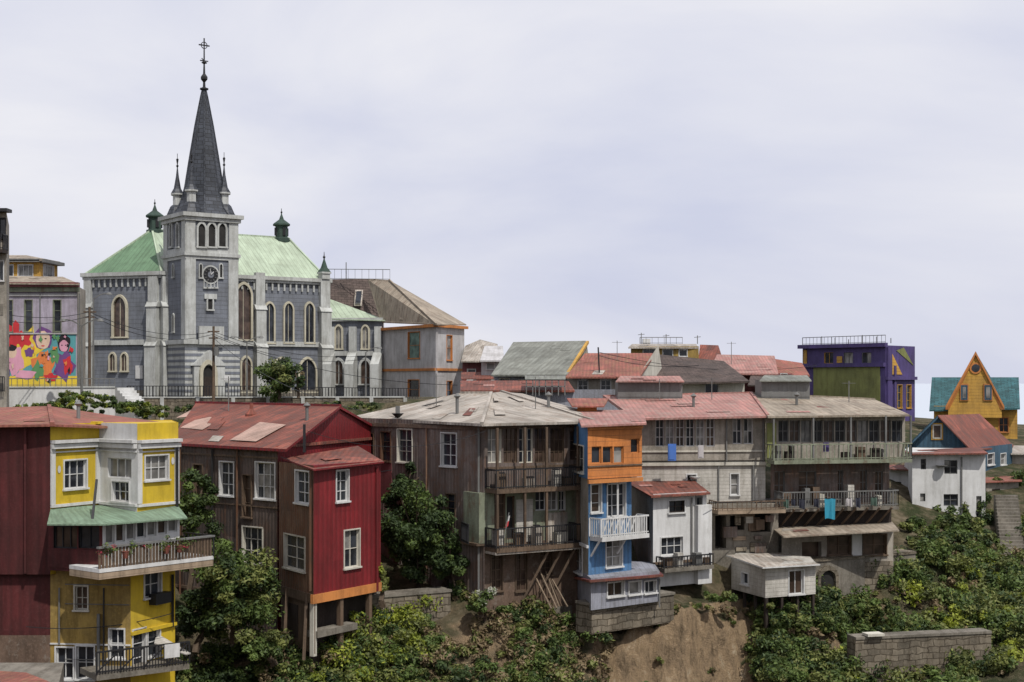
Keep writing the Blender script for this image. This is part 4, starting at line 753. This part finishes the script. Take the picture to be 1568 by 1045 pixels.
# ================================================================= left background
ml,W=house('mural_house',[(-60,118),(118,118),(131,124)],Z(438,118),Z(640,118),lilac,9,[lilac,beige]); w=W[0]
for u in (38,82,8): w.win(u,460,u+11,508,1,3,fr=greensage,gl=glass)
for v in (440,433): w.box('cornice',greensage if v==440 else maroon,-.1,w.len+.2,-.1,.5 if v==433 else .3,Z(v+7,118),Z(v,118)-.003)
w.band(palewall,450,.2,.12); w.pipe(122,450,600); w.pipe(62,450,510); w.band(palewall,510,.12,.1)
ml.roof(beigeroof,[(-60,433,117.4),(122,435,117.4),(96,424,124),(-60,422,124)],.1)
MP=[('mural_yellow',216,188,60),('mural_red',190,50,56),('mural_teal',86,150,154),('mural_pink',208,150,170),('mural_skin',206,178,156),('mural_black',38,34,38),('mural_violet',108,70,124),('mural_green',88,138,88),('mural_orange',212,122,66)]
MP={n:paint(n,r,g,b) for n,r,g,b in MP}
def blob(u,v,ru,rv,m,n,wob=.18,k=14,seed=0):
    pts=[]
    for i in range(k):
        q=2*math.pi*i/k; f=1+wob*math.sin(i*2.3+seed); a=w.s_(u+ru*f*math.cos(q)); pts.append(w.p(a,n,Z(v-rv*f*math.sin(q),118)))
    ml.poly('mural',m,pts)
w.ubox('mural',MP['mural_teal'],12,512,116,586,0,.02); w.ubox('mural',MP['mural_yellow'],0,576,118,592,.02,.024)
blob(40,535,22,30,MP['mural_yellow'],.028,.3,16,1); blob(20,515,14,22,MP['mural_red'],.032,.3,14,2); blob(36,520,12,12,MP['mural_red'],.033,.35,14,4); blob(22,552,14,22,MP['mural_pink'],.036,.2,14,3); blob(18,540,8,9,MP['mural_skin'],.04,.05); blob(17,533,9,5,MP['mural_black'],.043,.1)
blob(66,518,15,17,MP['mural_violet'],.04,.1,14,5); blob(66,521,11,14,MP['mural_skin'],.044,.04); blob(62,519,1.8,1,MP['mural_black'],.048,0,8); blob(70,519,1.8,1,MP['mural_black'],.048,0,8); blob(66,530,3,1,MP['mural_red'],.048,0,8)
blob(66,560,18,20,MP['mural_orange'],.036,.2,14,6); blob(58,568,8,14,MP['mural_green'],.04,.3,12,7); blob(98,525,10,14,MP['mural_black'],.04,.1); blob(98,530,7,9,MP['mural_pink'],.044,.04); blob(95,529,1.2,1,MP['mural_black'],.048,0,8); blob(101,529,1.2,1,MP['mural_black'],.048,0,8); blob(98,560,15,22,MP['mural_violet'],.036,.25,14,8); blob(104,560,7,14,MP['mural_red'],.04,.3,12,9); blob(84,545,7,12,MP['mural_green'],.042,.3,12,3); blob(40,574,16,7,MP['mural_pink'],.044,.2,12,5); blob(45,540,7,7,MP['mural_violet'],.045,.2); blob(8,560,10,20,MP['mural_violet'],.03,.2); blob(78,578,10,6,MP['mural_red'],.045,.3)
for k in range(30): blob(random.uniform(12,112),random.uniform(515,585),random.uniform(1.2,3.4),random.uniform(1.2,4.5),random.choice(list(MP.values())),.05+k*.002,.4,10,k)
ml.finish()
yt,W=house('yellow_rooftop_house',[(-60,126),(60,126),(88,130)],Z(402,126),Z(450,126),gold,6); 
W[0].win(28,406,50,423,3,1); W[0].win(5,406,20,423,2,1); W[1].win(66,407,82,424,2,1); 
for w in W: w.box('eave',greyiron,-.2,w.len+.2,-.2,.6,Z(402,126),Z(397,126)); w.box('band',tealblue,0,w.len,0,.1,Z(432,126),Z(426,126))
yt.roof(beigeroof,[(-60,398,125.4),(62,398,125.4),(92,401,130),(40,391,134),(-60,391,134)],.1); yt.finish()
le,W=house('corner_apartment_building',[(-80,96),(10,96),(14,104)],Z(326,96),Z(640,96),beige,8); w=W[0]; w.box('flat_eave',iron,-.2,w.len+.3,-.2,.8,Z(326,96),Z(321,96)); w.win(-10,335,8,365,2,1,fr=iron,gl=glass); w.rail(-30,12,384,1.0,1.0,iron,.15,slab=darkwood); w.win(-8,400,5,430,2,1); w.rail(-20,9,600,1,.3,iron); le.finish()
# terrace, street edge
fe=Obj('terrace_railing'); a=P(195,608,138);b=P(430,608,141); rail3(fe,a,b,1.05,iron,.3,r=.03); rail3(fe,P(430,609,141),P(640,611,146),1.05,iron,.3,r=.03); fe.finish()
pw=Obj('parapet_wall'); w=Wall(pw,(-60,108),(176,112),add=False); w.box('wall',white,0,w.len,-.3,0,Z(640,110),Z(594,110)); w.box('coping',churchtrim,0,w.len,-.35,.08,Z(594,110),Z(592,110)); rail3(pw,w.p(0,-.1,Z(592,110)),w.p(w.len,-.1,Z(592,110)),.6,greyiron,.4)
w=Wall(pw,(176,112),(206,110),add=False)
for i in range(8): w.box('stairs',white,w.len*i/8,w.len*(i+1)/8,-1.5,0,Z(640,111),Z(594,111)-i*.22)
pw.finish()
rt=Obj('terrace_retaining_wall'); w=Wall(rt,(190,134),(620,139),add=False); w.box('wall',stone,0,w.len,-.5,0,Z(700,134),Z(610,134)); w.box('coping',churchtrim,0,w.len,-.55,.08,Z(610,134)+.003,Z(608,134)); 
for i in range(9): w.box('piers',churchtrim,i*3.3,i*3.3+.35,.0,.12,Z(700,134),Z(610,134)-.004)
rt.finish()
st=Obj('street'); w=Wall(st,(120,135),(700,146),add=False); 
asph=mat('asphalt',(.06,.06,.062,1),dirt=.3); w.box('roadway',asph,0,w.len,-5,-.6,-2.2,Z(612,138)); w.box('kerb',concrete,0,w.len,-5.3,-5,-2.2,Z(612,138)+.13); st.finish()
def lamp(name,u,vb,vt,d,arm=1,double=False):
    ob=Obj(name); b=P(u,vb,d); tp=P(u,vt,d); ob.tube('post',greyiron,[(.11,0),(.08,(tp-b).z*.5),(.06,(tp-b).z)],b,8)
    for s in ((-1,1) if double else (arm,)):
        pr=None
        for i in range(6):
            q=i/5; p=tp+Vector((s*1.4*q,0,.5*math.sin(q*math.pi*.6))); 
            if pr: ob.bar('arm',greyiron,pr,p,.04)
            pr=p
        ob.tube('lantern',greyiron,[(.05,-.12),(.28,-.1),(.18,.08),(.05,.12)],pr,10)
    ob.finish()
lamp('street_lamp',143,612,458,127,1); lamp('street_lamp',125,612,500,107,1,True); lamp('street_lamp',378,612,524,140,1,True); lamp('street_lamp',560,612,540,143,1)
up=Obj('utility_pole'); b=P(327,635,132); up.tube('post',wood,[(.16,0),(.11,Z(500,132)-b.z)],b,8); up.bar('crossarm',wood,P(318,508,132),P(336,508,132),.06); up.bar('crossarm',wood,P(320,518,132),P(334,518,132),.06); up.tube('transformer',greyiron,[(.25,0),(.25,.8)],P(331,545,131.8),10); up.finish()
up=Obj('utility_pole'); b=P(137,630,112); up.tube('post',wood,[(.14,0),(.1,Z(470,112)-b.z)],b,8); up.bar('crossarm',wood,P(128,478,112),P(147,478,112),.06); up.bar('crossarm',wood,P(130,486,112),P(145,486,112),.05); up.finish()
def antenna(u,v,d,h=1.5):
    ob=Obj('tv_antenna'); b=P(u,v,d)-Vector((0,0,.4)); ob.bar('mast',greyiron,b,b+Vector((0,0,h+.4)),.025)
    ob.bar('boom',greyiron,b+Vector((-.45,0,h+.25)),b+Vector((.45,.1,h+.25)),.015)
    for k in range(5): ob.bar('elements',greyiron,b+Vector((-.4+k*.2,-.25,h+.25)),b+Vector((-.4+k*.2,.3,h+.25)),.01)
    ob.finish()
for a in ((1090,612,95),(1300,618,95),(350,625,81,1.8),(1010,615,95),(668,612,82),(945,550,124,1.6),(1120,552,138,1.8),(820,618,80)): antenna(*a)
def vent(u,v,d):
    ob=Obj('roof_vent_pipe'); b=P(u,v,d)-Vector((0,0,.3)); ob.tube('pipe',greyiron,[(.09,0),(.09,.9)],b,8); ob.tube('cowl',greyiron,[(.1,.85),(.2,.95),(.03,1.12)],b,8); ob.finish()
for a in ((1220,620,92),(1062,622,91),(700,625,78),(470,640,75),(120,640,66),(840,622,81)): vent(*a)
cb=Obj('power_cables')
def cable(a,b,sag,r=.02):
    pr=None
    for i in range(13):
        q=i/12; p=a.lerp(b,q); p.z-=sag*4*q*(1-q)
        if pr: cb.bar('wire',iron,pr,p,r)
        pr=p
cable(P(-40,470,100),P(137,478,112),.6); cable(P(-40,478,100),P(137,484,112),.7); cable(P(137,478,112),P(327,508,132),.9); cable(P(137,482,112),P(327,512,132),1.1); cable(P(327,508,132),P(560,545,143),.9); cable(P(327,512,132),P(560,550,143),1.1); cable(P(327,515,132),P(700,590,110),1.0); cable(P(327,518,132),P(610,640,80),1.2,.015)
cable(P(918,545,119),P(1070,560,110),.4); cable(P(40,960,60),P(262,940,63),.3,.015); cable(P(430,700,69),P(600,720,76),.4,.015); cable(P(1085,770,80),P(1400,700,99),.8,.015); cable(P(918,540,119),P(1250,560,140),.9,.02); cable(P(470,660,69),P(745,660,73),.8,.012); cb.finish()
fl=Obj('flag'); a=P(772,806,72.7); fl.bar('staff',greyiron,a-Vector((0,0,.6)),a+Vector((.25,0,.7)),.02); 
fl.poly('cloth',MP['mural_red'],[a+Vector((.05,0,-.1)),a+Vector((.2,0,0)),a+Vector((.25,0,.28)),a+Vector((.12,0,.2))]); fl.poly('cloth',white,[a+Vector((.12,0,.2)),a+Vector((.25,0,.28)),a+Vector((.3,0,.55)),a+Vector((.2,0,.5))]); fl.finish()
st=Obj('garden_retaining_wall'); 
w=Wall(st,(1310,78),(1518,80),add=False); w.box('masonry',stone,0,w.len,-1.0,0,Z(1100,78),Z(980,78)); w.box('coping',concrete,0,w.len,-1,.06,Z(980,78)+.003,Z(976,78)); w.box('pale_slab',cream,.6,1.6,-.4,.3,Z(975,78),Z(971,78)); st.finish()
st=Obj('garden_retaining_wall'); w=Wall(st,(1405,93.5),(1530,95.5),add=False); w.box('masonry',stone,0,w.len,-1.0,0,Z(900,94),Z(858,94)); w.box('coping',concrete,0,w.len,-1,.06,Z(858,94)+.003,Z(855,94)); st.finish()
sp=Obj('hillside_steps'); 
for i in range(22): 
    d=92+i*.42; x=X(1536,92)+i*.12; z=Z(875,92)+i*.2; sp.box('treads',concrete,x,x+1.6,d,d+.43,z-1.2,z)
sp.finish()
# ================================================================= vegetation
def T(u,v,d): return tuple(P(u,v,d))
tree('street_tree',T(428,612,134),4.3,2.5,2.3,(L1,L2,L3),32,150,.17,[.45,.35,.2])
tree('street_tree',T(458,610,133),3.2,1.0,1.5,(L2,LD),12,100,.16,[.6,.4])
def shrubs(name,items,mats,weights,per=120,size=.12):
    cs=[];rs=[]
    for (u,v,d,ru,rv,n) in items:
        for _ in range(n):
            q=random.uniform(0,2*math.pi); k=random.random()**.5
            p=P(u+ru*k*math.cos(q),v+rv*k*math.sin(q),d+random.uniform(-1,1)*min(2,ru/F*d*.7)); cs.append(tuple(p)); rs.append(random.uniform(.3,.6)*max(.5,min(ru,rv)/F*d*.6))
    return leafmesh(name,cs,rs,per,size,mats,weights)
shrubs('terrace_shrubs',[(140,620,104,60,13,60),(205,626,104,30,10,30),(60,626,104,50,9,40),(20,640,95,30,8,20),(240,632,110,30,8,20),(118,606,104,25,6,14)],[L1,L3,L4,L2],[.35,.3,.15,.2],90,.13)
shrubs('terrace_shrubs',[(300,626,131,90,6,30),(520,622,132,70,6,18)],[L2,L1,L3],[.5,.3,.2],90,.15)
tree('gully_tree',T(355,985,68.5),6.2,2.2,2.9,(L1,L2,L3),70,210,.11,[.55,.22,.23],crown=Vector(T(360,905,68)))
tree('gully_tree',T(290,940,69),6.5,1.3,3.2,(L1,L2),46,200,.11,[.55,.45],crown=Vector(T(296,790,70)))
tree('gully_tree',T(300,1000,68),4,1.6,1.6,(L2,L1),26,200,.11,[.6,.4],crown=Vector(T(315,940,69)))
tree('gully_tree',T(420,1020,67),4,1.3,1.2,(L1,L3),20,180,.1,[.6,.4],crown=Vector(T(400,985,67)))
tree('dark_leafy_tree',T(640,900,77),6.5,2.0,2.9,(L2,L1),66,210,.11,[.65,.35],crown=Vector(T(640,815,75)))
tree('dark_leafy_tree',T(620,900,78),7.5,1.3,1.8,(L2,L1),32,200,.11,[.6,.4],crown=Vector(T(622,745,78)))
tree('dark_leafy_tree',T(680,900,76.5),4,1.2,1.6,(L2,L1),26,200,.11,[.6,.4],crown=Vector(T(690,865,75)))
tree('yellow_green_tree',T(585,930,71.5),3,.6,.9,(L4,L3),14,160,.1,[.7,.3],crown=Vector(T(583,882,71.5)))
tree('flowering_bush',T(738,945,73.5),2.2,.9,.9,(L1,L3,LW),14,160,.1,[.5,.3,.2],crown=Vector(T(738,922,73)))
tree('cottage_tree',T(1405,860,97),3.5,1.3,1.6,(L1,L2),22,150,.13,[.5,.5],crown=Vector(T(1405,815,97)))
tree('cottage_tree',T(1520,850,97),3.5,1.6,1.6,(L1,L2),20,150,.13,[.5,.5],crown=Vector(T(1515,850,97)))
tree('cottage_tree',T(1470,860,96),3,1.4,1.3,(L1,L3),16,150,.13,[.6,.4],crown=Vector(T(1462,838,96)))
def scatter(name,n,ur,orng,mats,w,rad=(.4,1.0),per=130,size=.1,keep=None,lift=.25,thr=-.18,steps=3):
    cs=[];rs=[]; k=0
    while k<n:
        u=random.uniform(*ur); db=np.interp(u,cu,cd); d=db+random.uniform(*orng)
        if keep and not keep(u,d-db): continue
        nn=noise.noise(Vector((u*.012,d*.25,1.7)))
        if nn<thr: continue
        x=X(u,d); r_=random.uniform(*rad); z=tz(x,d); k+=1
        if H-z/d*F>1120: continue
        for _ in range(steps):
            cs.append((x+random.uniform(-r_,r_)*.7,d+random.uniform(-r_,r_)*.7,z+r_*lift+random.uniform(0,r_)*.7)); rs.append(r_*random.uniform(.3,.7))
    return leafmesh(name,cs,rs,per,size,mats,w)
scatter('hillside_shrubs',400,(270,915),(-6.5,.3),[L1,L2,L3,LD],[.32,.2,.30,.18],(.5,1.1),120,.11,thr=-.28)
scatter('hillside_shrubs',170,(1150,1330),(-9,.3),[L1,L2,L3],[.4,.3,.3],(.45,1.1),120,.115,thr=-.15)
scatter('hillside_shrubs',330,(1270,1640),(-20,1),[L1,L2,L3],[.42,.22,.36],(.5,1.4),110,.135,thr=-.08)
scatter('hillside_shrubs',60,(1385,1640),(0,12),[L1,L2,L3],[.42,.26,.32],(.4,1.0),100,.14,thr=-.1)
scatter('bright_shrubs',80,(470,640),(-6,-1),[L4,L3,L1],[.5,.3,.2],(.6,1.2),150,.1,thr=-.4)
scatter('bright_shrubs',60,(1290,1568),(-18,-3),[L4,L3],[.45,.55],(.6,1.3),130,.13,thr=-.3)
scatter('dry_grass',380,(560,1240),(-7,.2),[LD,L3],[.75,.25],(.25,.6),60,.11,lift=.1,thr=-.5,keep=lambda u,o: not(930<u<1160 and o<-.3))
scatter('dry_grass',260,(1200,1640),(-18,2),[LD,L3],[.7,.3],(.25,.6),55,.12,lift=.1,thr=-.6)
scatter('cliff_shrubs',16,(925,1160),(-6,.3),[L1,L3,LD],[.35,.35,.3],(.2,.45),110,.09,thr=-1)
scatter('slope_shrubs',70,(285,430),(-3,.6),[L1,L2],[.5,.5],(.4,.9),120,.1,thr=-1)
shrubs('terrace_plants',[(1330,930,83,60,12,20),(1100,912,79,30,6,8),(1195,940,79.5,34,16,14),(1480,830,96,60,25,26),(1540,900,92,40,40,20),(1430,900,88,60,22,18),(1380,960,82,60,10,16)],[L1,L2,L3],[.45,.25,.3],130,.12)
# ================================================================= light & camera
el,az=math.radians(56),math.radians(148)   # azimuth clockwise from +Y
sd=Vector((math.sin(az)*math.cos(el),math.cos(az)*math.cos(el),math.sin(el)))
sl=bpy.data.lights.new('sun','SUN'); sl.energy=3.8; sl.angle=math.radians(.8); sl.color=(1,.96,.9); so=bpy.data.objects.new('sun',sl); so.rotation_euler=sd.to_track_quat('Z','Y').to_euler(); so.location=(40,-40,80); scene.collection.objects.link(so)
wd=bpy.data.worlds.new('World'); scene.world=wd; wd.use_nodes=True; nt=wd.node_tree;N=nt.nodes;L=nt.links; bg=N['Background']
sky=N.new('ShaderNodeTexSky'); sky.sky_type='NISHITA'; sky.sun_disc=False; sky.sun_elevation=el; sky.sun_rotation=az; sky.air_density=1; sky.dust_density=4
tc=N.new('ShaderNodeTexCoord'); mp=N.new('ShaderNodeMapping'); mp.inputs['Scale'].default_value=(1.0,1.0,3.0); mp.inputs['Location'].default_value=(.4,.1,.35); L.new(tc.outputs['Generated'],mp.inputs[0])
cn=N.new('ShaderNodeTexNoise'); cn.inputs['Scale'].default_value=2.3; cn.inputs['Detail'].default_value=8; cn.inputs['Roughness'].default_value=.5; cn.inputs['Distortion'].default_value=.35; L.new(mp.outputs[0],cn.inputs[0])
cr=N.new('ShaderNodeValToRGB'); cr.color_ramp.elements[0].position=.36; cr.color_ramp.elements[0].color=(6.9,7.2,8.8,1); cr.color_ramp.elements[1].position=.62; cr.color_ramp.elements[1].color=(9.3,9.3,9.9,1); L.new(cn.outputs[0],cr.inputs[0])
mx=N.new('ShaderNodeMix'); mx.data_type='RGBA'; mx.inputs[0].default_value=.95; L.new(sky.outputs[0],mx.inputs[6]); L.new(cr.outputs[0],mx.inputs[7]); L.new(mx.outputs[2],bg.inputs[0]); bg.inputs[1].default_value=.093
cam=bpy.data.cameras.new('camera'); cam.lens=50; cam.sensor_width=36; cam.shift_y=62.5/1568; cam.clip_end=80000; cam.clip_start=.5
co=bpy.data.objects.new('camera',cam); co.rotation_euler=(math.radians(90),0,0); scene.collection.objects.link(co); scene.camera=co
scene.view_settings.view_transform='Standard'; scene.view_settings.look='None'; scene.view_settings.exposure=0
